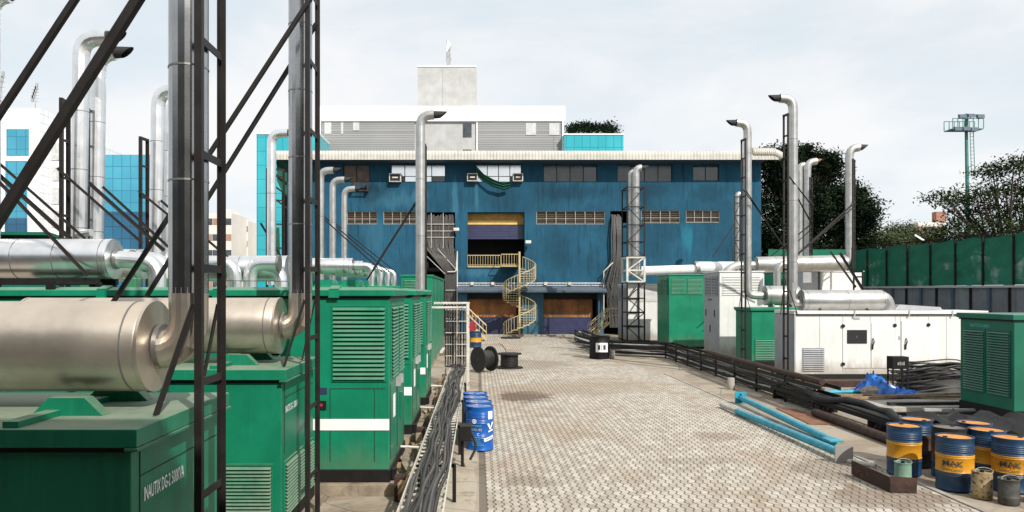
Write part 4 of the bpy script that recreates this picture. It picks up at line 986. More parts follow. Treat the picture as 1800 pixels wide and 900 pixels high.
# balcony, rails and spiral stair
sp = thing('spiral_stairs', 'cream spiral staircase from the yard up to the upper doorway', 'stairs', (X(913, 57), 57, 0))
cx, cy, rr, zt = X(913, 57), 57.0, 1.27, 5.42
MB().cyl((cx, cy, 0), (cx, cy, 6.58), .085, n=14).build('centre_pole', CREAM, sp, smooth=True)
N = 28; tot = 590; rail = []
for k in range(N):
    an = R(75 - tot * k / (N - 1)); z = zt - (k + 1) * zt / (N + 1); da = R(tot / (N - 1)) * .55
    p = [(cx + rr * math.cos(an - da), cy + rr * math.sin(an - da), z), (cx + rr * math.cos(an + da), cy + rr * math.sin(an + da), z), (cx + .07 * math.cos(an), cy + .07 * math.sin(an), z)]
    MB().poly(p, (0, 0, .04)).build('tread', CREAM, sp)
    for q in (0, .5):
        an2 = an - R(tot / (N - 1)) * q; zz = z - q * zt / (N + 1)
        MB().cyl((cx + rr * math.cos(an2), cy + rr * math.sin(an2), zz), (cx + rr * math.cos(an2), cy + rr * math.sin(an2), zz + 1.0), .018, n=6).build('baluster', CREAM, sp)
    rail.append((cx + rr * math.cos(an), cy + rr * math.sin(an), z + 1.0))
MB().tube(rail, .032, 8).build('handrail', CREAM, sp, smooth=True); MB().tube([(a, b, c - .98) for a, b, c in rail], .028, 6).build('stringer', CREAM, sp, smooth=True)
bl = thing('balcony', 'cream railed balcony across the upper doorway', 'balcony', (FX(866), 58, FZ(470)))
MB().box(FX(880), FX(912), 57.2, YB, FZ(470), FZ(468)).build('platform', CREAM, bl)
MB().box(FX(822), FX(880), YB - .12, YB, FZ(470), FZ(468)).build('edge_beam', CREAM, bl)
for (xa, xb, yy) in ((FX(822), FX(880), YB - .08), (FX(880), FX(911), 57.3)):
    MB().cyl((xa, yy, FZ(449)), (xb, yy, FZ(449)), .035, n=8).build('handrail', CREAM, bl); MB().cyl((xa, yy, FZ(466)), (xb, yy, FZ(466)), .025, n=6).build('handrail', CREAM, bl)
    n = int((xb - xa) / .19)
    for i in range(n + 1): x = xa + (xb - xa) * i / n; MB().cyl((x, yy, FZ(468)), (x, yy, FZ(449)), .018, n=6).build('baluster', CREAM, bl)
MB().cyl((FX(880), 57.3, FZ(449)), (FX(880), YB, FZ(449)), .035, n=8).build('handrail', CREAM, bl)
def small_stairs(label, p_lo, p_hi, n, wid):
    t = thing('stairs', label, 'stairs', p_lo, 'small cream stairs')
    p_lo = Vector(p_lo); p_hi = Vector(p_hi)
    for k in range(n):
        q = p_lo.lerp(p_hi, (k + .5) / n); MB().box(q.x - .16, q.x + .16, q.y, q.y + wid, q.z, q.z + .04).build('tread', CREAM, t)
    for dy in (0, wid):
        o = Vector((0, dy, 0)); MB().bar(p_lo + o, p_hi + o, .04, .16).build('stringer', CREAM, t)
        for hh in (.5, 1.0):
            u = Vector((0, 0, hh)); MB().cyl(p_lo + o + u, p_hi + o + u, .03, n=8).build('handrail', CREAM, t)
        for k in range(n + 1):
            q = p_lo.lerp(p_hi, k / n) + o; MB().cyl(q, q + Vector((0, 0, 1.0)), .02, n=6).build('baluster', CREAM, t)
    return t
small_stairs('small cream stairs behind the far blue drum at the left', (X(855, 52), 52, .1), (X(818, 52), 52, 1.5), 6, 1.1)
t = small_stairs('small cream stairs beside the white tower cabinet at the right', (X(1037, 53), 53, .1), (X(1072, 53), 53, 1.3), 5, 1.0)
for hh in (.5, 1.0): MB().cyl((X(1072, 53), 53, 1.3 + hh), (X(1090, 53), 53, 1.3 + hh), .03, n=8).build('handrail', CREAM, t)
# cables up the facade
def facade_cables(label, paths, m, rung=None):
    t = thing('facade_cables', label, 'cables', paths[0][-1])
    for p, r in paths_r(paths): MB().tube(p, r, 6).build('cable', m, t, smooth=True, ang=60)
    return t
def paths_r(ps):
    for i, p in enumerate(ps): yield p, .05 if i % 3 else .06
random.seed(9)
ps = []
for k in range(26):
    u = k / 25; x = FX(747 + 50 * u); j = random.uniform(-.04, .04)
    xb_ = FX(783 + 18 * u)
    ps.append([(x + j, YB - .1, FZ(378 + random.uniform(-1, 3))), (x - j, YB - .22, FZ(402)), (x + j, YB - .22, FZ(434 - 4 * u)), ((x + xb_) / 2, YB - .45 - .5 * (1 - u), FZ(455)), (xb_, YB - .3, FZ(478)), (xb_ + j, YB - .3, FZ(520)), (xb_, YB - .3, .2)])
t = facade_cables('wide bundle of black cables dropping from the opening left of the upper doorway', ps, RUBBERG)
for px in (758, 779): MB().box(FX(px), FX(px) + .04, YB - .36, YB - .3, FZ(442), FZ(375)).build('ladder_rail', FRAMEW, t)
for py in (395, 407, 418, 440): MB().box(FX(747), FX(799), YB - .34, YB - .30, FZ(py), FZ(py) + .04).build('ladder_rung', FRAMEW, t)
MB().bar((FX(748), YB - 1.2, FZ(448)), (FX(783), YB - .5, FZ(482)), .05).build('ladder_rail', GALV, t); MB().bar((FX(770), YB - .8, FZ(438)), (FX(802), YB - .5, FZ(474)), .05).build('ladder_rail', GALV, t)
t = thing('conduit', 'white conduit bent down the blue wall beside the cable bundle', 'pipe', (FX(803), YB, 0))
MB().tube(fillet([(FX(787), YB - .5, FZ(478)), (FX(802), YB - .5, FZ(478)), (FX(804), YB - .4, FZ(442))], .2), .05, 8).build('upper_pipe', FRAMEW, t, smooth=True)
MB().tube([(FX(804), YB - .45, FZ(442)), (FX(804), YB - .45, FZ(590))], .05, 8).build('lower_pipe', FRAMEW, t, smooth=True)
for py in (510, 535, 560): MB().bar((FX(784), YB - .5, FZ(py)), (FX(804), YB - .5, FZ(py)), .04).build('bracket', FRAMEW, t)
ps = []
for k in range(18):
    u = k / 17; j = random.uniform(-.15, .15); x = FX(1076 + 14 * u)
    ps.append([(x, YB + .2, FZ(377 + random.uniform(0, 4))), (x + j * .3, YB - .3, FZ(384)), (x + j, YB - .4, FZ(420)), (x + j * .6, YB - .35, FZ(455)), (FX(1061 + 24 * u) + j, YB - .9, FZ(490 + 12 * random.random())), (FX(1066 + 20 * u) - j, YB - .8, FZ(530)), (FX(1070 + 18 * u), YB - .6, FZ(575))])
t = facade_cables('hanging loops of black cables left of the lattice stack tower', ps, RUBBERG)
t2 = thing('cable_brackets', 'pale bent bracket left of the hanging cable loops', 'bracket', (FX(1058), YB, FZ(470)))
MB().tube([(FX(1075), YB - .6, FZ(462)), (FX(1059), YB - .6, FZ(478)), (FX(1059), YB - .6, FZ(560))], .05, 8).build('rail', FRAMEW, t2)

# ------------------------------------------------------------------ grey office building beyond
YG = 100.0
def q(px, py): return X(px, YG), Z(py, YG)
gb_ = thing('office_building', 'grey and white office building rising behind the blue warehouse', 'building', (0, 110, 0))
MB().box(q(563, 0)[0], q(989, 0)[0], YG, YG + 22, 0, q(0, 214)[1]).build('lower_wall', CONC, gb_)
MB().box(q(563, 0)[0] - .3, q(989, 0)[0] + .3, YG - .35, YG + 22.3, q(0, 214)[1], q(0, 187)[1]).build('white_parapet', CLAD, gb_)
MB().box(q(566, 0)[0], q(729, 0)[0], YG - .2, YG - .003, 5, q(0, 215)[1] - .05).build('louvre_cladding', LOUV, gb_)
MB().box(q(840, 0)[0], q(987, 0)[0], YG - .2, YG - .003, 5, q(0, 215)[1] - .05).build('louvre_cladding', LOUV, gb_)
MB().box(q(837.5, 0)[0], q(839.5, 0)[0], YG - .3, YG - .01, 5, q(0, 215)[1] - .05).build('pilaster', FROST, gb_)
MB().box(q(987.5, 0)[0], q(990.5, 0)[0], YG - .4, YG + 1, 5, q(0, 190)[1]).build('pilaster', FROST, gb_)
MB().box(q(562, 0)[0], q(565, 0)[0], YG - .4, YG + 1, 5, q(0, 190)[1]).build('pilaster', FROST, gb_)
MB().box(q(814, 0)[0], q(829, 0)[0], YG - .08, YG - .003, q(0, 241)[1], q(0, 217)[1]).build('window', PANEG, gb_)
MB().box(q(814, 0)[0], q(829, 0)[0], YG - .08, YG - .003, q(0, 290)[1], q(0, 263)[1]).build('window', PANEG, gb_)
PALEP = mat('pale_reflecting_pane', (.52, .53, .53), .3, var=.1, streak=.4, streakc=(.35, .35, .35))
for a, b, c, d in ((571, 583, 216, 236), (600, 604, 216, 236), (621, 632, 216, 230), (924, 942, 217, 238), (965, 983, 217, 238)):
    MB().box(q(a, 0)[0], q(b, 0)[0], YG - .26, YG - .205, q(0, d)[1], q(0, c)[1]).build('window', PALEP, gb_)
MB().box(q(731, 0)[0], q(838, 0)[0], YG + 3, YG + 12, q(0, 190)[1], q(0, 109)[1] + .25).build('lift_tower', CONC, gb_)
MB().box(q(730, 0)[0], q(837, 0)[0], YG + 2.9, YG + 12.1, q(0, 109)[1] + .25, q(0, 109)[1] + .45).build('coping', FROST, gb_)
tw = MB(); 
for px in (776, ): tw.box(q(px, 0)[0], q(px, 0)[0] + .06, YG + 2.97, YG + 2.998, q(0, 186)[1], q(0, 110)[1])
tw.build('panel_joint', GREYP, gb_)
sc = thing('roof_sculpture', 'thin twisted leaf shaped sculpture on top of the concrete lift tower', 'sculpture', (q(786, 0)[0], YG + 5, q(0, 106)[1]))
MB().cyl((q(785, 0)[0], YG + 5, q(0, 109)[1]), (q(785, 0)[0], YG + 5, q(0, 98)[1]), .06, n=8).build('mast', GALV, sc)
sv = MB(); pts = [(785, 101, 786, 100), (782, 88, 791, 86), (782, 73, 789, 71), (783, 60, 790, 58), (782, 50, 784, 49)]
vs = [];
for i, (a, ya, b, yb_) in enumerate(pts): vs += [(q(a, 0)[0], YG + 4.6 + .1 * i, q(0, ya)[1] + .1), (q(b, 0)[0], YG + 5.4 - .1 * i, q(0, yb_)[1] + .1)]
sv.add(vs, [(2 * i, 2 * i + 1, 2 * i + 3, 2 * i + 2) for i in range(4)]); sv.build('blade', mat('mirror_grey_sheet', (.42, .42, .42), .3, metal=.6), sc, thick=.06)
YT = 92.0
tg = thing('glass_building', 'turquoise glass block left of the blue warehouse behind the dark towers', 'building', (X(500, YT), YT + 5, 0))
MB().box(X(451, YT), X(562, YT), YT, YT + 6, 0, Z(236, YT)).build('curtain_wall', GLASST, tg); MB().box(X(451, YT) - .1, X(562, YT), YT - .1, YT + 6.1, Z(236, YT), Z(234, YT)).build('coping', FROST, tg)
YT2 = 98.5
tg = thing('glass_building', 'turquoise glass block with a hedge on top right of the grey office', 'building', (X(1040, YT2), YT2 + 5, 0))
MB().box(X(992, YT2), X(1096, YT2), YT2, YT2 + 8, 0, Z(237, YT2)).build('curtain_wall', GLASST, tg); MB().box(X(991, YT2), X(1097, YT2), YT2 - .1, YT2 + 8.1, Z(237, YT2), Z(235, YT2)).build('coping', FROST, tg)
# left glass and white building
YL = 80.0
lb_ = thing('glass_building', 'white tiled and cyan glass office block at the far left', 'building', (X(60, YL), YL + 5, 0))
MB().box(X(-160, YL), X(70, YL), YL, YL + 15, 0, Z(190, YL)).build('tiled_wall', CLADW, lb_)
MB().box(X(70, YL) + .01, X(105, YL), YL + 2.0, YL + 15, 0, Z(226, YL)).build('tiled_wall', CLADW, lb_)
for c, d in ((245, 276), (287, 313), (325, 355), (367, 397)):
    MB().box(X(72, YL), X(92, YL), YL + 1.9, YL + 1.997, Z(d, YL), Z(c, YL)).build('shutter', GREYP if 0 else mat('pale_louvre', (.5, .5, .5), .8), lb_)
for a, b, c, d, m in ((12, 51, 227, 273, GLASSB), (10, 48, 283, 383, GLASSB), (9, 48, 384, 440, GLASSD), (-90, -20, 227, 440, GLASSB)):
    MB().box(X(a, YL), X(b, YL), YL - .08, YL - .003, Z(d, YL), Z(c, YL)).build('window', m, lb_)
MB().box(X(105, YL) + .01, X(256, YL), YL + 3, YL + 15, Z(372, YL + 3), Z(272, YL + 3)).build('curtain_wall', GLASSB, lb_)
MB().box(X(105, YL) + .01, X(256, YL), YL + 3, YL + 15, 0, Z(372, YL + 3) - .003).build('lower_curtain_wall', GLASSD, lb_)
MB().box(X(105, YL), X(125, YL), YL + 2.7, YL + 2.99, Z(282, YL), Z(276, YL)).build('sill_band', FROST, lb_)
for px, py0, py1, lb in ((62, 190, 152, 'small antenna mast on the white tiled roof at far left'), (3, 190, 128, 'larger antenna mast at the left edge on the white tiled roof')):
    t = thing('antenna_mast', lb, 'antenna', P(px, py0, YL + 3), 'antenna masts')
    a = P(px, py0 + 3, YL + 3); b = P(px, py1, YL + 3); MB().cyl(a, b, .05, n=6).build('mast', GREYP, t)
    for k in range(5):
        z = a.z + (b.z - a.z) * (.35 + .13 * k); MB().box(a.x - .45 + .12 * k, a.x - .2 + .12 * k, a.y - .1, a.y + .1, z, z + .7).build('panel', GREYP, t); MB().bar((a.x - .4, a.y, z), (a.x + .4, a.y, z), .05).build('arm', GREYP, t)
# far apartments
def block(label, px0, px1, py, Y, m, dep=12, wins=None, name='apartment_block', grp='distant apartment blocks', roof=None):
    t = thing(name, label, 'building', (X((px0 + px1) / 2, Y), Y, 0), grp)
    MB().box(X(px0, Y), X(px1, Y), Y, Y + dep, 0, Z(py, Y)).build('wall', m, t)
    if wins:
        nx, ny, ww, wh, sp_ = wins; x0, x1 = X(px0, Y), X(px1, Y)
        for i in range(nx):
            for j in range(ny):
                xc = x0 + (x1 - x0) * (i + .5) / nx; zc = Z(py, Y) - 1.8 - j * sp_
                MB().box(xc - ww / 2, xc + ww / 2, Y - .06, Y - .003, zc - wh / 2, zc + wh / 2).build('window', PANEG if (i + j) % 3 else mat('pink_recess', (.36, .22, .17), .9), t)
    if roof: MB().box(X(roof[0], Y), X(roof[1], Y), Y + 2, Y + 7, Z(py, Y), Z(roof[2], Y)).build('stair_head', m, t)
    return t
block('white apartment block seen through the gap behind the nearest tower', 340, 407, 374, 150, APT, wins=(6, 5, 1.2, 1.3, 3.2), roof=(392, 400, 366))
block('cream apartment block with narrow windows left of the turquoise glass', 408, 436, 388, 160, APT, wins=(3, 6, 1.0, 1.3, 3.2))
block('lowest cream apartment block touching the turquoise glass', 437, 470, 406, 170, APT, wins=(4, 5, 1.1, 1.2, 3.2), roof=(440, 452, 396))
block('pale far block with small windows left of the airy tree', 1614, 1664, 391, 190, APT, dep=4, wins=(5, 3, 1.6, 1.6, 3.6))
block('far brick stair tower beside the airy tree', 1646, 1663, 372, 200, BRICKF, dep=2)
block('far low white block right of the dark tree', 1533, 1562, 399, 210, APT, dep=3)
block('far cream block beside the low trees', 1598, 1616, 396, 205, APT, dep=2)

# ------------------------------------------------------------------ vegetation
def tree(name, label, base, trunk_h, lobes, n, leaf, m, seed, group=None, tr=.25, shell=.5, branches=True, flat=1.0):
    random.seed(seed); base = Vector(base); t = thing(name, label, 'tree', base, group)
    tm = MB(); top = base + Vector((0, 0, trunk_h)); tm.tube([base, base.lerp(top, .5) + Vector((.1, 0, 0)), top], [tr, tr * .8, tr * .55], 8)
    if branches:
        for c, s in lobes:
            c = Vector(c); mid = top.lerp(c, .5) + Vector((0, 0, -.3)); tm.tube([top - Vector((0, 0, trunk_h * .25 * random.random())), mid, c], [tr * .4, tr * .25, tr * .08], 5)
            for q in range(3):
                e = c + Vector((random.uniform(-.7, .7) * s[0], random.uniform(-.7, .7) * s[1], random.uniform(-.3, .7) * s[2])); tm.tube([mid, e], [tr * .15, tr * .05], 4)
    tm.build('trunk', BARK, t, smooth=True)
    vs = []; fs = []
    tot = sum((s[0] * s[1] * s[2]) ** .67 for c, s in lobes)
    for c, s in lobes:
        k = int(n * (s[0] * s[1] * s[2]) ** .67 / tot); c = Vector(c)
        cl = []
        for i in range(max(4, k // 28)):
            d = Vector((random.gauss(0, 1), random.gauss(0, 1), random.gauss(0, 1))).normalized(); rad = shell + (1 - shell) * random.random() ** .5
            rad *= random.uniform(.85, 1.15)
            cl.append(c + Vector((d.x * s[0], d.y * s[1], d.z * s[2])) * rad)
        cs = leaf * 2.3
        for i in range(k):
            o = random.choice(cl); p = o + Vector((random.gauss(0, cs), random.gauss(0, cs), random.gauss(0, cs * .6 * flat)))
            u = Vector((random.gauss(0, 1), random.gauss(0, 1), random.gauss(0, .6))).normalized(); w = u.cross(Vector((random.gauss(0, .5), random.gauss(0, .5), 1))).normalized()
            L = leaf * random.uniform(.5, 1.1); b = len(vs)
            vs += [p - u * L, p + w * L * .42, p + u * L, p - w * L * .42]; fs.append((b, b + 1, b + 2, b + 3))
    cr = MB(); cr.v = vs; cr.f = fs; cr.build('crown', m, t)
    return t
def Pz(px, py, Y): return tuple(P(px, py, Y))
YD = 72
lob = []
random.seed(21)
for px, py, rx, rz in ((1375, 300, 1.9, 1.6), (1420, 310, 1.9, 1.7), (1450, 300, 1.1, 1.3), (1360, 350, 2.2, 2.0), (1420, 360, 2.4, 2.0), (1470, 350, 1.7, 1.8), (1495, 345, 1.2, 1.2), (1370, 410, 2.6, 2.2), (1440, 410, 2.6, 2.1), (1500, 390, 1.7, 1.7), (1515, 370, 1.1, 1.2), (1505, 430, 1.8, 1.6), (1400, 275, 1.0, .9), (1350, 280, 1.2, 1.0), (1345, 440, 2.4, 2), (1420, 460, 2.8, 2)):
    lob.append((Pz(px, py, YD + random.uniform(-1.5, 2.5)), (rx, 2.2, rz)))
for i in range(26):
    px = random.uniform(1345, 1528); py = 277 + max(0, px - 1450) * 1.4 + random.uniform(-10, 14); lob.append((Pz(px, py, YD + random.uniform(-1, 1.5)), (random.uniform(.3, .8), .8, random.uniform(.35, .8))))
tree('broadleaf_tree', 'dense dark tree at the right end of the blue warehouse', (X(1420, YD), YD, 0), 6, lob, 90000, .21, LEAFD, 4, tr=.4, shell=.35)
YR = 62; lob = []
for px, py, rx, rz in ((1782, 285, 1.5, .5), (1745, 300, 1.5, .5), (1830, 300, 2.2, .8), (1660, 345, 1.3, .42), (1690, 352, 1.4, .4), (1720, 335, 1.5, .5), (1770, 330, 2.2, .6), (1820, 345, 2.2, .9), (1700, 380, 1.7, .6), (1750, 370, 2.1, .7), (1800, 385, 2.3, .9), (1680, 400, 1.6, .6), (1735, 405, 2.2, .8), (1790, 415, 2.4, .8), (1860, 400, 2.4, 1.5), (1700, 425, 2.2, .7), (1650, 425, 1.8, .6)):
    lob.append((Pz(px, py + 3, YR + random.uniform(-1.5, 2)), (rx * 1.05, 1.8, rz * 1.55)))
tree('airy_tree', 'large airy tree with layered branches behind the green fence', (X(1770, YR), YR, 0), 6.5, lob, 17000, .19, LEAFM, 6, tr=.42, shell=.15, flat=.9)
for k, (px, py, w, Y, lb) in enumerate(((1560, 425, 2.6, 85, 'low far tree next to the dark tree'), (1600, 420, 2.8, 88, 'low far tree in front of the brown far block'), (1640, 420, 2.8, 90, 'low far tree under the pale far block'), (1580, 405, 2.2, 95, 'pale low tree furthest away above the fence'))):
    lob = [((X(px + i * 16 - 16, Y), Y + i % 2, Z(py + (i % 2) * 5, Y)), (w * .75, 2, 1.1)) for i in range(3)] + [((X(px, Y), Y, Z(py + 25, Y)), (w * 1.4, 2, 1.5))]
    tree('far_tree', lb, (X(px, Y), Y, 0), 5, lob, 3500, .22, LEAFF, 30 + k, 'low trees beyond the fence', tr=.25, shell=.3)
hb = thing('roof_hedge', 'planted shrubs on the turquoise glass block roof', 'hedge', (X(1040, 102), 102, Z(236, 99)))
random.seed(8); lob = [((X(px, 101), 101, Z(py, 101)), (.8 + .2 * (k % 3), 1, .7 + .12 * (k % 4))) for k, (px, py) in enumerate(((1003, 228), (1012, 226), (1024, 224), (1035, 227), (1046, 225), (1058, 227), (1068, 225), (1078, 228), (1030, 222)))]
vs = []; fs = []
for i in range(3600):
    c, s = random.choice(lob); p = Vector(c) + Vector((random.gauss(0, .45) * s[0], random.gauss(0, .4), random.gauss(0, .42) * s[2] * (1.2 if i % 9 == 0 else 1))); p.z = max(p.z, Z(236, 99)); u = Vector((random.gauss(0, 1), random.gauss(0, 1), random.gauss(0, 1))).normalized(); w = u.cross(Vector((0, .3, 1))).normalized(); b = len(vs); L = .17
    vs += [p - u * L, p + w * L * .5, p + u * L, p - w * L * .5]; fs.append((b, b + 1, b + 2, b + 3))
cr = MB(); cr.v = vs; cr.f = fs; cr.build('leaves', LEAFD, hb)
MB().box(X(1000, 101), X(1083, 101), 100.5, 101.5, Z(236, 99), Z(236, 99) + .5).build('planter', BARK, hb)

# ------------------------------------------------------------------ light mast
lm = thing('floodlight_mast', 'tall pale green floodlight mast with a railed platform', 'light mast', (X(1703, 66), 66, 0))
YM = 66
MB().cyl((X(1705, YM), YM, 0), (X(1698, YM), YM, Z(200, YM)), .22, .12, n=12).build('mast', POLEG, lm, smooth=True)
zf = Z(228, YM); zr = Z(211, YM); x0, x1 = X(1667, YM), X(1721, YM)
MB().box(x0, x1, YM - .6, YM + .6, zf - .08, zf).build('platform', POLEG, lm)
for yy in (YM - .6, YM + .6):
    MB().bar((x0, yy, zr), (x1, yy, zr), .06).build('rail', POLEG, lm)
    for i in range(7): x = x0 + (x1 - x0) * i / 6; MB().bar((x, yy, zf), (x, yy, zr), .05).build('rail_post', POLEG, lm)
for px, py in ((1694, 204), (1710, 203), (1726, 204), (1686, 226), (1701, 226), (1715, 227)):
    c = P(px, py, YM - .8)
    MB().poly([c + Vector((-.33, 0, -.16)), c + Vector((.28, 0, -.16)), c + Vector((.36, .18, .2)), c + Vector((-.25, .18, .2))], (0, .25, .04)).build('floodlight', SLATE, lm)
    MB().bar(c + Vector((0, .3, -.1)), (c.x, YM - .5, zf if py > 210 else zr), .05).build('bracket', POLEG, lm)
for dx in (.25, .55): MB().bar((X(1700, YM) + dx, YM, zf), (X(1700, YM) + dx + .15, YM, Z(310, YM)), .045).build('ladder_rail', POLEG, lm)
for k in range(20):
    z = zf - .3 - k * .32; MB().bar((X(1700, YM) + .25 + k * .01, YM, z), (X(1700, YM) + .6 + k * .01, YM, z), .035).build('ladder_rung', POLEG, lm)

# ------------------------------------------------------------------ boundary wall and net fence, right
bwall = thing('boundary_wall', 'dark grey panel wall under the green net fence', 'wall', (31.5, 52, 0))
xa, ya, xb, yb = 30.9, 61.0, 32.6, 40.0
def WP(s, z, o=0): return Vector((xa + (xb - xa) * s + o, ya + (yb - ya) * s, z))
zw0, zw1 = 3.82, 3.74
MB().add([WP(-.1, 0), WP(1.1, 0), WP(1.1, zw1), WP(-.1, zw0), WP(-.1, 0, .2), WP(1.1, 0, .2), WP(1.1, zw1, .2), WP(-.1, zw0, .2)], [(3, 2, 1, 0), (4, 5, 6, 7), (2, 3, 7, 6)]).build('wall_panels', WALLG, bwall)
for k in range(16):
    s = -.05 + k * .075; p = WP(s, 0, -.08); w_ = .2 if k % 2 == 0 else .1
    MB().box(p.x - .06, p.x + .07, p.y - w_ / 2, p.y + w_ / 2, 0, 3.84 - .08 * s).build('pier', BLACK if k % 2 else CONC and SLATE, bwall)
MB().bar(WP(-.1, 3.86, .0), WP(1.1, 3.78, .0), .35, .14).build('coping', GREYP, bwall)
nf = thing('net_fence', 'tall green shade net fence on dark posts above the grey wall', 'fence', (31.6, 52, 3.8))
zt0, zt1 = 7.0, 7.0
cols_ = 24; rows_ = 6; vs = []
random.seed(2)
for i in range(cols_ + 1):
    for j in range(rows_ + 1):
        s = -.04 + 1.14 * i / cols_; z = 3.9 + (7.05 - 3.9) * j / rows_ - (.25 * random.random() if j == rows_ else 0)
        p = WP(s, z, .1 + random.uniform(-.06, .06)); vs.append(p)
MB().add(vs, [(i * (rows_ + 1) + j, (i + 1) * (rows_ + 1) + j, (i + 1) * (rows_ + 1) + j + 1, i * (rows_ + 1) + j + 1) for i in range(cols_) for j in range(rows_)]).build('net', FNET, nf)
for k in range(10):
    s = -.02 + k * .115; p = WP(s, 0, .0); MB().box(p.x - .05, p.x + .05, p.y - .05, p.y + .05, 3.8, 7.12).build('post', BLACK, nf)
MB().bar(WP(-.04, 7.1), WP(1.1, 7.1), .07).build('top_rail', BLACK, nf)
# back return of the fence behind the stacks
MB().box(24, 30.9, 61.2, 61.4, 0, 3.8).build('wall_return', WALLG, bwall)
MB().box(24, 30.9, 61.1, 61.13, 3.85, 7.0).build('net_return', FNET, nf)
wp = MB().bar(P(1608, 413, 60), P(1624, 423, 60), .12).build('white_pole', FROST); tag(wp, 'short slanted white pole sticking up behind the green fence', 'pole')

# ------------------------------------------------------------------ right-hand machines
RG = 'generators in the right row'
def vline(t, x, y, z0, z1, w=.012, m=SOOT): return MB().box(x, x + w, y - .004, y, z0, z1)
# R1 near green box
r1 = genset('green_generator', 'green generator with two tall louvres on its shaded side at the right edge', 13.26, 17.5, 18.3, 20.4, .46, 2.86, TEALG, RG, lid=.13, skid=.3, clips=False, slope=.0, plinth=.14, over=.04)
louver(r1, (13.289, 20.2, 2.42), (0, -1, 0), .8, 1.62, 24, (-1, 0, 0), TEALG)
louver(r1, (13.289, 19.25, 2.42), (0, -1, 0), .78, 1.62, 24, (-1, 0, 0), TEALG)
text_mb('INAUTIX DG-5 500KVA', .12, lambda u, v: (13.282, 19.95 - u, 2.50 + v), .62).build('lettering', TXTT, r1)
# R2 white long set
r2 = genset('white_generator', 'long white generator with two doors and a dark window at the right', 12.08, 19.4, 28.2, 30.0, .30, 2.72, WHITE, RG, lid=.13, skid=.28, slope=.0, over=.04, clips=False, plinth=.04)
yf = 28.228
def rx(px): return X(px, 28.2)
def rz(py): return Z(py, 28.2)
for px in (1441, 1482, 1530, 1574, 1583, 1633, 1664): MB().box(rx(px), rx(px) + .015, yf - .005, yf, .4, 2.5).build('panel_seam', GREYP, r2)
dA = MB().box(rx(1482), rx(1530), yf - .022, yf - .003, rz(647), rz(568)).build('door', WHITE, r2, bev=.005)
dB = MB().box(rx(1532), rx(1574), yf - .022, yf - .003, rz(647), rz(567)).build('door', WHITE, r2, bev=.005)
dC = MB().box(rx(1585), rx(1633), yf - .022, yf - .003, rz(645), rz(564)).build('door', WHITE, r2, bev=.005)
MB().box(rx(1489), rx(1524), yf - .04, yf - .025, rz(604), rz(580)).build('window', DARK, dA, bev=.02)
MB().box(rx(1505), rx(1507), yf - .043, yf - .041, rz(594), rz(590)).build('gauge', SLATE, dA)
for px, dd_ in ((1532, dB), (1590, dC)):
    MB().tube([(rx(px) + .05, yf - .05, rz(608 + 0)), (rx(px) - .02 + .05, yf - .06, rz(600)), (rx(px) + .05, yf - .05, rz(594)), (rx(px) + .1, yf - .06, rz(600)), (rx(px) + .05, yf - .05, rz(608))], .014, 6).build('handle', BLACK, dd_)
    MB().box(rx(px) + .0, rx(px) + .06, yf - .06, yf - .025, rz(614), rz(605)).build('latch', BLACK, dd_)
for px, py in ((1482, 573), (1482, 640), (1573, 572), (1632, 571)): MB().cyl((rx(px), yf - .02, rz(py)), (rx(px), yf - .05, rz(py)), .07, n=12).build('hinge', BLACK, r2)
louver(r2, (rx(1412), yf, rz(613)), (1, 0, 0), rx(1448) - rx(1412), .85, 12, (0, -1, 0), GREYP)
MB().box(rx(1580), rx(1588), yf - .01, yf - .003, rz(597), rz(591)).build('rating_plate', GREYP, r2)
MB().box(rx(1500), rx(1512), yf - .01, yf - .003, rz(562), rz(558)).build('rating_plate', GREYP, r2)
louver(r2, (12.108, 29.8, 1.5), (0, -1, 0), 1.4, .95, 13, (-1, 0, 0), GREYP)
text_mb('INAUTIX DG-6', .13, lambda u, v: (12.10, 29.7 - u, 1.85 + v), .8).build('lettering', TXTB, r2)
MB().box(12.05, 12.10, 28.16, 30.04, .3, 2.57).build('side_shade_sheet', GREYP, r2)  # grey sheet puts the shade of this sunless white side into colour
for px in (1500, 1596, 1672): MB().box(rx(px), rx(px) + .05, 28.14, 28.157, 2.5, 2.73).build('lid_strap', GREYP, r2)
MB().box(rx(1402), rx(1740), 28.145, 28.159, 2.575, 2.6).build('gasket_strip', SOOT, r2)
xs_ = rx(1590); MB().poly([(xs_, 28.9, 2.73), (xs_ + 1.9, 28.9, 2.73), (xs_ + 1.8, 28.9, 2.85), (xs_ + .2, 28.9, 2.95)], (0, 1.0, 0)).build('hatch', GREYP, r2)
# R3 small green
r3 = genset('green_generator', 'small bright green generator between the white cabinet and the long white one', 12.2, 16.5, 33.0, 35.1, .35, 2.74, GREEN2, RG, lid=.13, skid=.3, slope=0, clips=False, over=.04, plinth=.04)
louver(r3, (X(1328, 33), 33.028, Z(597, 33)), (1, 0, 0), .85, .9, 12, (0, -1, 0), GREEN2)
text_mb('INAUTIX', .14, lambda u, v: (12.225, 34.7 - u, 1.75 + v), .9).build('lettering', TXTB, r3)
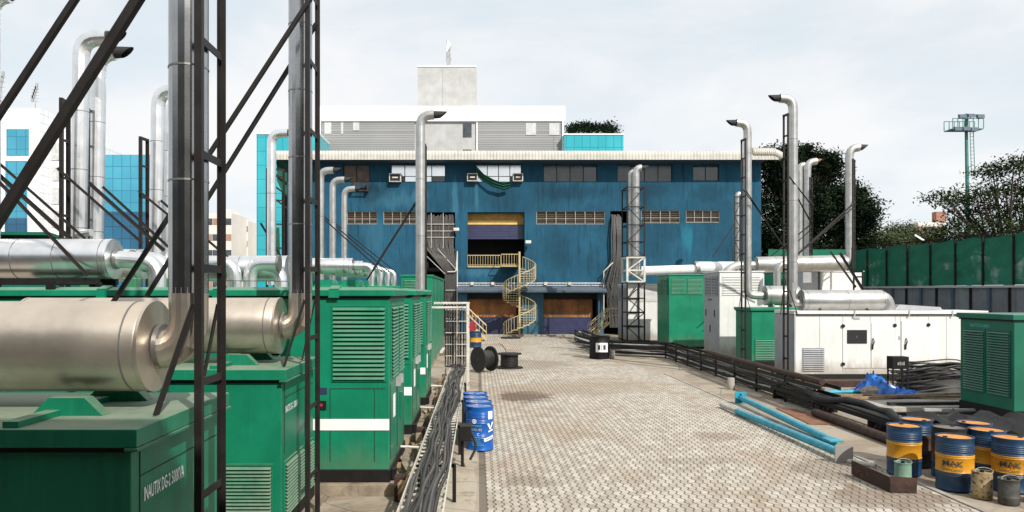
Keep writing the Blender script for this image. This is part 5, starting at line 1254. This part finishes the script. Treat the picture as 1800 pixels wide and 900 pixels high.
# R4 tall white
def tall(label, x0, x1, y0, y1, z0, z1, m, side=None, group='tall upright generators at the right', lv=True, lidm=None, name='white_generator'):
    t = thing(name, label, 'generator', ((x0 + x1) / 2, (y0 + y1) / 2, 0), group)
    MB().box(x0, x1, y0, y1, z0, z1 - .06).build('body', m, t, bev=.02)
    MB().box(x0 - .05, x1 + .05, y0 - .05, y1 + .05, z1 - .06, z1).build('lid', m, t, bev=.01)
    MB().box(x0 + .02, x1 - .02, y0 + .02, y1 - .02, .02, z0 - .003).build('skid', BLACK, t)
    if side: MB().box(x0 - .012, x0 - .003, y0 + .02, y1 - .02, z0, z1 - .08).build('side_shade_sheet', side, t)  # grey sheet paints the shaded left face of a white body
    if lv:
        w_ = (x1 - x0 - .4) / 2 if (x1 - x0) > 1.5 else x1 - x0 - .3
        louver(t, (x0 + .15, y0, z1 - .25), (1, 0, 0), w_, .95, 12, (0, -1, 0), m)
        if (x1 - x0) > 1.5: louver(t, (x0 + .25 + w_, y0, z1 - .25), (1, 0, 0), w_, .95, 12, (0, -1, 0), m)
        dy = (y1 - y0 - .5) / 2
        louver(t, (x0 - .013, y1 - .15, z1 - .25), (0, -1, 0), dy, .95, 12, (-1, 0, 0), side or m); louver(t, (x0 - .013, y1 - .3 - dy, z1 - .25), (0, -1, 0), dy, .95, 12, (-1, 0, 0), side or m)
    return t
r4 = tall('tall white generator with louvres along its top behind the black rack', 12.03, 14.2, 36.8, 39.3, .2, 4.5, WHITE, GREYP)
text_mb('INAUTIX', .16, lambda u, v: (12.01, 38.6 - u, 3.0 + v), 1).build('lettering', TXTB, r4)
for yy, zz in ((38.9, 2.2), (37.5, 2.2), (38.2, 1.4)): MB().box(12.0, 12.015, yy, yy + .12, zz, zz + .35).build('handle', SOOT, r4)
r5 = tall('tall green upright generator with two louvres near its top', 11.55, 13.7, 44.7, 47.6, .15, 4.52, GREEN2, name='green_generator')
r6 = tall('white cabinet generator wrapped by the lattice stack tower', 10.3, 12.5, 50.7, 54.3, .15, 4.02, WHITE, GREYP)
r7 = tall('white generator housing behind the large silencer at the right', X(1445, 41), X(1517, 41), 41, 43.5, .3, Z(476, 41), WHITE, None, lv=False)
r8 = tall('grey generator housing behind the thick grey stack at the right', X(1398, 42.2), X(1443, 40.9), 41.2, 43.5, .3, Z(476, 42), GREYP, None, lv=False)
r9 = tall('green housing glimpsed between the stacks at the right', X(1366, 44), X(1392, 44), 44, 46, .3, Z(478, 44), GREEN2, None, lv=False, name='green_generator')
MB().box(14.3, 17.0, 39.6, 40.6, .3, 3.15).build('base_housing', WHITE, r8)

# silencers and pipes, right
silencer('silencer drum on top of the long white generator at the right', (X(1548, 28.9), 28.95, 3.1), (X(1410, 28.9), 28.95, 3.1), .42, ALUM, elbow=[(X(1411, 28.9), 28.95, 3.0), (X(1393, 28.9), 28.95, 2.98), (X(1393, 28.9), 28.95, 3.8)], er=.17, bands=(.45,), zfeet=2.73)
t = thing('exhaust_elbow', 'pale elbow bending down from the right end of the near right silencer', 'pipe elbow', P(1560, 545, 28.9), 'elbows at the right')
MB().tube(fillet([P(1546, 522, 28.95), P(1560, 524, 28.95), P(1562, 547, 28.95)], .4), .24, 18).build('elbow', ALUM, t, smooth=True, ang=12)
silencer('silencer drum on the small green generator at the right', (X(1400, 34), 34, 3.28), (X(1345, 34), 34, 3.28), .45, ALUM, elbow=[(X(1347, 34), 34, 3.28), (X(1314, 34), 34, 3.28), (X(1314, 34), 34, 4.2)], er=.18, bands=(.9,), zfeet=2.75, saddle=GREEN2)
silencer('largest far silencer drum beside the black braces at the right', (X(1330, 39.5), 39.5, 4.9), (X(1484, 39.5), 39.5, 5.0), .43, ALUM, elbow=[(X(1482, 39.5), 39.5, 5.0), (X(1493, 39.5), 39.5, 5.05), (X(1493, 39.5), 39.5, 6.0)], er=.19, bands=(.2, .6))
t = thing('exhaust_elbow', 'pale pipe running left and down from the far right silencer', 'pipe elbow', P(1272, 470, 39.5), 'elbows at the right')
MB().tube(fillet([P(1330, 466, 39.5), P(1285, 466, 39.5), P(1274, 482, 39.5)], .5), .21, 16).build('elbow', ALUM, t, smooth=True, ang=12)
t = thing('exhaust_elbow', 'upright pale elbow in front of the far right silencer', 'pipe elbow', P(1368, 500, 36), 'elbows at the right')
MB().tube(fillet([P(1384, 463, 36), P(1366, 463, 36), P(1366, 505, 36)], .5), .17, 16).build('elbow', ALUM, t, smooth=True, ang=12)
t = thing('exhaust_pipe', 'long white horizontal exhaust pipe over the tall green generator', 'pipe', P(1180, 475, 48), None)
MB().tube([P(1128, 476, 50), P(1226, 473, 49.2)], .30, 18).build('thin_section', FROST, t, smooth=True); MB().tube([P(1226, 470, 49.2), P(1290, 470, 48.8)], .38, 18).build('thick_section', FROST, t, smooth=True)
MB().tube([P(1222, 471, 49.2), P(1228, 470, 49.2)], .42, 18).build('flange', ALUM, t, smooth=True)
MB().tube([P(1112, 482, 50), P(1132, 480, 50)], [.2, .3], 14).build('taper', FRAMEW, t, smooth=True)

# stacks right
SG = 'tall exhaust stacks'
stack('tall grey stack with a dark mouth turned left at the right, highest of all', X(1394, 28.95), 28.95, 3.6, 11.0, .175, -1, 2.6, m=ALUM, reach=.52)
stack('grey stack turned left at the right end of the blue wall', X(1314, 34), 34, 4.0, 11.2, .18, -1, 2.6, m=ALUM, reach=.52)
stack('grey stack turned right standing clear of the dark tree', X(1493, 39.5), 39.5, 5.8, 11.15, .21, 1, 2.2, m=ALUM, reach=.52)
stack('grey stack with a rusty mouth before the dark tree', X(1419, 42), 42, 5.0, 10.85, .2, 1, 1.2, m=ALUM, reach=.52, tipmat=RUSTPL)
stack('grey stack mostly hidden beside the rusty mouthed one', X(1405, 43.5), 43.5, 5.0, 10.9, .18, 1, 1, m=ALUM, reach=.3)
stack('right pipe of the pair inside the lattice tower, its mouth turned right', X(1118, 49.5), 49.5, 4.6, 11.75, .235, 1, 2.0, m=ALUM, reach=.35)
stack('left pipe of the pair inside the lattice tower', X(1109, 50.2), 50.2, 4.6, 11.6, .2, 1, 1.0, m=ALUM, reach=.25)
stack('short thin stack in a lattice left of the right end stacks', X(1296, 54), 54, 4.0, 10.6, .2, 1, .8, m=ALUM, reach=.2)
TG = 'steel support towers at the right'
ladder_tower('black ladder tower beside the highest stack at the right', (X(1377, 28.4), 28.4), (X(1386, 28.1), 28.1), .1, Z(202, 28.4), w=.085, rung=.85, group=TG,
             braces=[(P(1388, 310, 28.6), P(1435, 370, 29.5), .06), (P(1404, 350, 29), P(1430, 398, 30), .06)], feet=[(P(1377, 510, 28.3), P(1372, 553, 28.2), .06), (P(1388, 510, 28.0), P(1402, 553, 28.15), .06)])
ladder_tower('black ladder tower beside the stack at the right end of the blue wall', (X(1303, 33.2), 33.2), (X(1311, 32.8), 32.8), .1, Z(246, 33.2), w=.085, rung=.85, group=TG,
             braces=[(P(1312, 335, 33.4), P(1375, 430, 34.5), .06), (P(1306, 332, 33.4), P(1400, 462, 34.8), .05)], feet=[(P(1303, 515, 33), P(1299, 541, 33), .06), (P(1311, 515, 32.8), P(1318, 541, 32.9), .06)])
ladder_tower('slim black ladder tower right of the clear standing stack', (X(1499, 39.3), 39.3), (X(1503, 39.8), 39.8), 4.7, Z(280, 39.5), w=.08, rung=.6, diag=True, group=TG,
             braces=[(P(1503, 355, 39.2), P(1400, 448, 39), .09), (P(1498, 366, 39.2), P(1392, 456, 39), .06), (P(1460, 442, 37), P(1505, 505, 36.8), .1), (P(1476, 444, 34), P(1540, 546, 29.2), .09)])
ladder_tower('slim black ladder tower beside the rusty mouthed stack', (X(1424, 41.8), 41.8), (X(1428, 42), 42), 4.6, Z(312, 42), w=.08, rung=.7, diag=True, group=TG,
             braces=[(P(1428, 392, 41.6), P(1330, 470, 41), .07), (P(1424, 405, 41.5), P(1340, 478, 41), .05)])
ladder_tower('slim black lattice around the short thin stack', (X(1291, 53.5), 53.5), (X(1301, 53.5), 53.5), 1, Z(345, 53.5), w=.09, rung=.9, diag=True, group=TG, braces=[(P(1290, 395, 53), P(1252, 452, 53), .07)])
ladder_tower('black truss at the far right behind the white housing', (X(1500, 37), 37), (X(1517, 36.5), 36.5), 3.4, Z(476, 37), w=.09, rung=.9, diag=True, group=TG)
# lattice tower with white middle
lt = thing('lattice_tower', 'square lattice tower with a white middle section round the pipe pair', 'steel tower', (X(1115, 49.5), 49.5, 0))
cx0, cx1, cy0, cy1 = X(1101, 49.2), X(1131, 49.2), 48.9, 50.6
def lattice(zs, m, nm, w):
    for (x, y) in ((cx0, cy0), (cx1, cy0), (cx0, cy1), (cx1, cy1)): MB().box(x - w / 2, x + w / 2, y - w / 2, y + w / 2, zs[0], zs[-1]).build(nm + 'post', m, lt)
    for i, z in enumerate(zs):
        for (a, b) in (((cx0, cy0), (cx1, cy0)), ((cx0, cy1), (cx1, cy1)), ((cx0, cy0), (cx0, cy1)), ((cx1, cy0), (cx1, cy1))):
            MB().bar((a[0], a[1], z), (b[0], b[1], z), w * .8).build(nm + 'ring', m, lt)
            if i + 1 < len(zs) and a[1] == cy0 and b[1] == cy0:
                p, q_ = (a, b) if i % 2 else (b, a); MB().bar((p[0], p[1], z), (q_[0], q_[1], zs[i + 1]), w * .6).build(nm + 'diagonal', m, lt)
lattice([.1, 1.15, 2.1, 3.05, 4.1], BLACK, 'black_', .09)
lattice([4.15, 4.9, 5.75], FRAMEW, 'white_', .13)
lattice([5.82, 6.8, 7.9, 9.1, 10.4], BLACK, 'black_', .08)

# ------------------------------------------------------------------ right cable rack
rk = thing('cable_rack', 'long black steel cable rack running along the right side of the yard', 'cable rack', (9.6, 28, 0))
pathR = [(6.9, 52.5), (6.75, 40.3), (9.75, 38.4), (9.66, 30), (9.6, 25.5), (9.55, 20.6)]
def along(path, step):
    out = []
    for a, b in zip(path, path[1:]):
        L = math.hypot(b[0] - a[0], b[1] - a[1]); n = max(1, int(L / step))
        for i in range(n): out.append((a[0] + (b[0] - a[0]) * i / n, a[1] + (b[1] - a[1]) * i / n))
    return out
pr2 = along(pathR, 2.1)
def offs(path, d):
    return [(x + d, y + (d if i in (1, 2) else 0)) for i, (x, y) in enumerate(path)]
for d in (0, .55):
    pp = offs(pathR, d)
    for z, h in ((.20, .12), (.50, .10), (.74, .11)):
        for a, b in zip(pp, pp[1:]): MB().bar((a[0], a[1], z), (b[0], b[1], z), .04, h).build('rail', BLACK, rk)
for (x, y) in pr2:
    MB().box(x - .03, x + .03, y - .03, y + .03, .01, .84).build('post', BLACK, rk); MB().box(x - .02, x + .57, y - .03, y + .03, .15, .18).build('shelf_arm', BLACK, rk); MB().box(x + .53, x + .59, y - .03, y + .03, .01, .84).build('post', BLACK, rk)
random.seed(14)
for k in range(13):
    pts = []; o_ = .06 + (k % 5) * .1; z0 = .28 if k < 5 else (.42 if k < 9 else .60)
    for i, (x, y) in enumerate(along(pathR, .8)): pts.append((x + o_ + .03 * math.sin(i * 1.3 + k), y + (o_ if 38 < y < 41 else 0), z0 + .03 * math.sin(i * .9 + k * 2)))
    o = MB().tube(pts, .035, 6).build('power_cable', GALV if k % 3 == 0 else RUBBERG, smooth=True, ang=60)
    tag(o, 'grey black power cable lying in the right cable rack', 'cable', 'cables in the right rack')
o = MB().tube([(9.62, 31.0, .93), (9.55, 20.5, .93)], .085, 12).build('rusty_pipe', RUST, smooth=True); tag(o, 'long rusty pipe resting on top of the black rack', 'pipe')
# low tray continuing to the drums
lt2 = thing('cable_tray', 'low black tray running from the rack to the right drums', 'cable tray', (10, 18, 0))
for x in (9.5, 10.2): MB().box(x, x + .05, 14.2, 24, .30, .42).build('side_rail', BLACK, lt2)
for k in range(20): MB().box(9.55, 10.2, 14.3 + k * .48, 14.36 + k * .48, .31, .35).build('rung', BLACK, lt2)
for yy in (15, 18, 21, 23.8): MB().box(9.52, 10.22, yy, yy + .08, 0.01, .30).build('support', BLACK, lt2)
for k in range(9):
    o_ = 9.6 + (k % 7) * .09; z0 = .39 + (.07 if k > 6 else 0)
    o = MB().tube([(o_ + .03 * math.sin(i * .7 + k), 14.2 + i * .6, z0 + .01 * math.sin(i + k)) for i in range(17)], .035, 7).build('power_cable', RUBBER, smooth=True, ang=60)
    tag(o, 'black power cable lying in the low tray behind the right drums', 'cable', 'cables in the low right tray')
random.seed(17)
o = MB(); pts = [(9.55 + .25 * math.sin(i * .8) + i * .02, 23.5 - i * .5, .52 + .06 * math.sin(i * 1.7)) for i in range(15)]
tb_ = o.tube(pts, .10, 9).build('black_sheet_roll', SOOT, smooth=True, ang=60); tag(tb_, 'crumpled black sheet roll lying over the low tray', 'sheet')
# rack scrap at far end, by the doors
random.seed(23)
for k in range(10):
    y0_ = random.uniform(42, 50); x0_ = 6.3 + random.uniform(-.5, .5)
    o = MB().bar((x0_, y0_, .2 + random.random() * .7), (x0_ + random.uniform(.6, 1.6), y0_ - random.uniform(1, 4), .15 + random.random() * .5), .08, .06).build('steel_bar', BLACK if k % 3 else GALV)
    tag(o, 'loose steel bar in the scrap heap at the far end of the black rack', 'steel bar', 'scrap bars by the far doors')
# slabs, plates and platform behind rack
for k, (x0, x1, y0, y1, z0, z1, m, nm, lb) in enumerate(((10.6, 16.2, 20.6, 22.3, 0.01, .22, SLAB, 'concrete_slab', 'low pale concrete slab before the blue tarpaulin'),
        (10.4, 17.5, 22.6, 25.6, 0.01, .14, PLINTH, 'concrete_slab', 'wide stained slab under the coiled cables'), (11.2, 15.5, 17.6, 19.6, .01, .18, SLAB, 'concrete_slab', 'grey slab behind the oil drums'),
        (9.9, 14.2, 25.9, 26.5, .05, .32, RUST, 'steel_beam', 'rusty beam lying before the long white generator'))):
    o = MB().box(x0, x1, y0, y1, z0, z1).build(nm, m, bev=.02); tag(o, lb, 'slab' if k < 3 else 'beam')
for k, (a, b, w_, m) in enumerate((((10.5, 22.5, .3), (15.8, 22.0, .3), .12, WOOD), ((11.0, 21.9, .28), (15.5, 22.7, .34), .1, WOOD), ((11.6, 20.9, .27), (16.4, 21.3, .27), .16, SOOT), ((10.6, 20.2, .1), (13.9, 19.2, .3), .18, BLACK), ((12.0, 19.9, .26), (15.9, 19.5, .28), .12, GALV), ((12.6, 22.7, .26), (15.4, 23.0, .3), .07, GALV))):
    o = MB().bar(a, b, w_, .07).build('timber_plank' if m is WOOD else 'steel_bar', m)
    tag(o, ('brown timber baulk at the edge of the slab under the tarpaulin', 'second timber baulk crossing the tarpaulin slab', 'dark bar along the front of the pale slab', 'slanted black bar left of the pale slab', 'thin galvanised bar on the grey slab', 'thin galvanised bar before the coiled cables')[k], 'beam')
bs = MB()
random.seed(31)
vs = []; nx, ny = 18, 8
for i in range(nx + 1):
    for j in range(ny + 1):
        vs.append((10.4 + i * .20, 15.9 + j * .30 + .1 * math.sin(i), .20 + .22 * math.sin(i * .9 + j * .6) ** 2 + .16 * random.random()))
bs.add(vs, [(i * (ny + 1) + j, (i + 1) * (ny + 1) + j, (i + 1) * (ny + 1) + j + 1, i * (ny + 1) + j + 1) for i in range(nx) for j in range(ny)])
o = bs.build('black_sheet', SOOT, smooth=True, ang=50); tag(o, 'crumpled black plastic sheet spread behind the right oil drums', 'sheet')
# cable coil heap
ch_ = thing('cable_heap', 'large heap of coiled black cable before the long white generator', 'cable coil', (15.0, 24.5, 0))
random.seed(12)
for k in range(34):
    cx_, cy_ = 15.1 + random.uniform(-.35, .35), 24.3 + random.uniform(-.15, .15); a_ = random.uniform(1.0, 1.5) * (1 - .25 * k / 34); b_ = random.uniform(.55, .8); z0 = .22 + .92 * k / 34 + random.uniform(-.05, .05)
    tx, ty = random.uniform(-.10, .10), random.uniform(-.18, .0); ph = random.uniform(0, 6); pts = []
    for i in range(27):
        an = 2 * math.pi * i / 24 + ph; x = a_ * math.cos(an); y = b_ * math.sin(an); pts.append((cx_ + x, cy_ + y, max(.18, z0 + tx * x + ty * y * 1.2 - .12 * abs(x) + .02 * math.sin(3 * an))))
    MB().tube(pts, random.choice((.018, .024, .03)), 6).build('coil', RUBBERG if k % 2 else RUBBER, ch_, smooth=True, ang=60)
fl_ = MB(); fl_.lathe([(1.15, .15), (1.05, .5), (.7, .8), (.2, .95), (.001, .96)], (15.1, 24.45, 0), 24, close=False); fl_.build('coil_core', RUBBER, ch_, smooth=True)
# blue tarpaulin
tp = MB(); random.seed(6); vs = []; n1, n2 = 46, 30
from mathutils import noise as mn
for i in range(n1 + 1):
    for j in range(n2 + 1):
        u = i / n1; v = j / n2; x = 11.75 + 2.0 * u; y = 22.4 + 1.4 * v
        env = math.sin(math.pi * min(1, max(0, u))) ** .6 * math.sin(math.pi * v) ** .6
        pk = math.exp(-((u - .30) / .15) ** 2) * .55 + .16
        nz = mn.noise(Vector((x * 6, y * 6, 1))) * .22 + mn.noise(Vector((x * 15, y * 15, 5))) * .16
        vs.append((x + mn.noise(Vector((x * 5, y * 5, 9))) * .16, y + mn.noise(Vector((x * 5, y * 5, 3))) * .16, .235 + max(0, env * (pk + nz))))
tp.add(vs, [(i * (n2 + 1) + j, (i + 1) * (n2 + 1) + j, (i + 1) * (n2 + 1) + j + 1, i * (n2 + 1) + j + 1) for i in range(n1) for j in range(n2)])
o = tp.build('blue_tarpaulin', TARP, ang=35, smooth=True); tag(o, 'crumpled bright blue tarpaulin heap on the slab', 'tarpaulin')
o = MB().cyl((10.6, 22.9, .32), (11.9, 23.0, .34), .06, n=10).build('teal_pipe', TEALP, smooth=True); tag(o, 'short teal pipe left of the blue tarpaulin', 'pipe')
rg = MB(); random.seed(1)
vs = []; 
for i in range(9):
    for j in range(12):
        th = math.pi * i / 8; ph = 2 * math.pi * j / 12; r_ = 1 + .25 * random.random(); vs.append((12.1 + .3 * r_ * math.sin(th) * math.cos(ph), 22.7 + .22 * r_ * math.sin(th) * math.sin(ph), .37 + .16 * r_ * math.cos(th)))
rg.add(vs, [(i * 12 + j, i * 12 + (j + 1) % 12, (i + 1) * 12 + (j + 1) % 12, (i + 1) * 12 + j) for i in range(8) for j in range(12)])
o = rg.build('rag_bundle', mat('grey_rag', (.3, .26, .22), .9, var=.3, scale=8), smooth=True); tag(o, 'grey rag bundle beside the blue tarpaulin', 'rags')
# control box on legs
cb = thing('control_box', 'black control box on four thin legs before the cable coils', 'control box', (13.3, 23.6, 0))
bx0, bx1 = X(1569, 23.4), X(1598, 23.4)
MB().box(bx0, bx1, 23.4, 23.75, Z(649, 23.4), Z(627, 23.4)).build('cabinet', BLACK, cb, bev=.01)
for x in (bx0 + .03, bx1 - .03):
    for y in (23.43, 23.72): MB().box(x - .02, x + .02, y - .02, y + .02, .14, Z(649, 23.4)).build('leg', BLACK, cb)
MB().box(bx0 + .02, bx1 - .02, 23.42, 23.7, .9, .93).build('shelf', BLACK, cb)
for k in range(4): MB().box(bx0 + .15 + k * .06, bx0 + .18 + k * .06, 23.37, 23.397, Z(642, 23.4), Z(637, 23.4) + .02 * (k % 2)).build('gauge', GALV, cb)

# ------------------------------------------------------------------ unseen building added behind the camera to shade the near box
bb = thing('added_shade_building', 'unseen dark building added behind the viewer to shade the near box', 'building', (-8, -5, 0))
MB().box(-60, 9, -10, -1.2, 0, 9.25).build('wall', mat('shade_building_dark', (.05, .05, .05), .9, var=.2), bb)

# ------------------------------------------------------------------ world, sun, camera
sx, sy, sz = .60, -1.0, .95
az = math.atan2(sx, sy); el = math.atan2(sz, math.hypot(sx, sy))
w = bpy.data.worlds.new('World'); scene.world = w; w.use_nodes = True; nt = w.node_tree
bg = nt.nodes['Background']
sk = nt.nodes.new('ShaderNodeTexSky'); sk.sky_type = 'NISHITA'; sk.sun_disc = False
sk.sun_elevation = el; sk.sun_rotation = az; sk.air_density = 1.0; sk.dust_density = 3.5; sk.ozone_density = 1.2
tc = nt.nodes.new('ShaderNodeTexCoord'); mp = nt.nodes.new('ShaderNodeMapping'); mp.inputs['Scale'].default_value = (1, 1, 2.6); nt.links.new(tc.outputs['Generated'], mp.inputs[0])
n = noise(nt, mp.outputs[0], 1.9, 7, .58, .3)
sp_ = nt.nodes.new('ShaderNodeSeparateXYZ'); nt.links.new(tc.outputs['Generated'], sp_.inputs[0])
cl = ramp(nt, n, .38, .66)
low = mth(nt, 'SUBTRACT', 1.0, ramp(nt, sp_.outputs['Z'], .0, .32))
f = mth(nt, 'MINIMUM', mth(nt, 'ADD', mth(nt, 'MULTIPLY', cl, .16), mth(nt, 'ADD', mth(nt, 'MULTIPLY', low, .10), .80)), .985)
c = mixc(nt, f, sk.outputs[0], mixc(nt, cl, (8.3, 9.1, 9.6), (9.3, 9.3, 9.4)))
nt.links.new(c, bg.inputs['Color']); bg.inputs['Strength'].default_value = .105
sun = bpy.data.lights.new('sun', 'SUN'); sun.energy = 4.9; sun.angle = R(.6); sun.color = (1, .955, .88)
so = bpy.data.objects.new('sun', sun); col.objects.link(so); so.location = (20, -30, 40)
so.rotation_euler = Vector((sx, sy, sz)).to_track_quat('Z', 'Y').to_euler()
cam = bpy.data.cameras.new('camera'); co = bpy.data.objects.new('camera', cam); col.objects.link(co)
co.location = (0, 0, CZ); co.rotation_euler = (R(90), 0, 0)
cam.sensor_width = 36; cam.lens = 36 * F / 1800; cam.shift_x = (900 - VX) / 1800; cam.shift_y = (HY - 450) / 1800
cam.clip_end = 3000; cam.clip_start = .05
scene.camera = co
scene.view_settings.view_transform = 'Standard'; scene.view_settings.look = 'None'; scene.view_settings.gamma = 1
scene.view_settings.exposure = 0
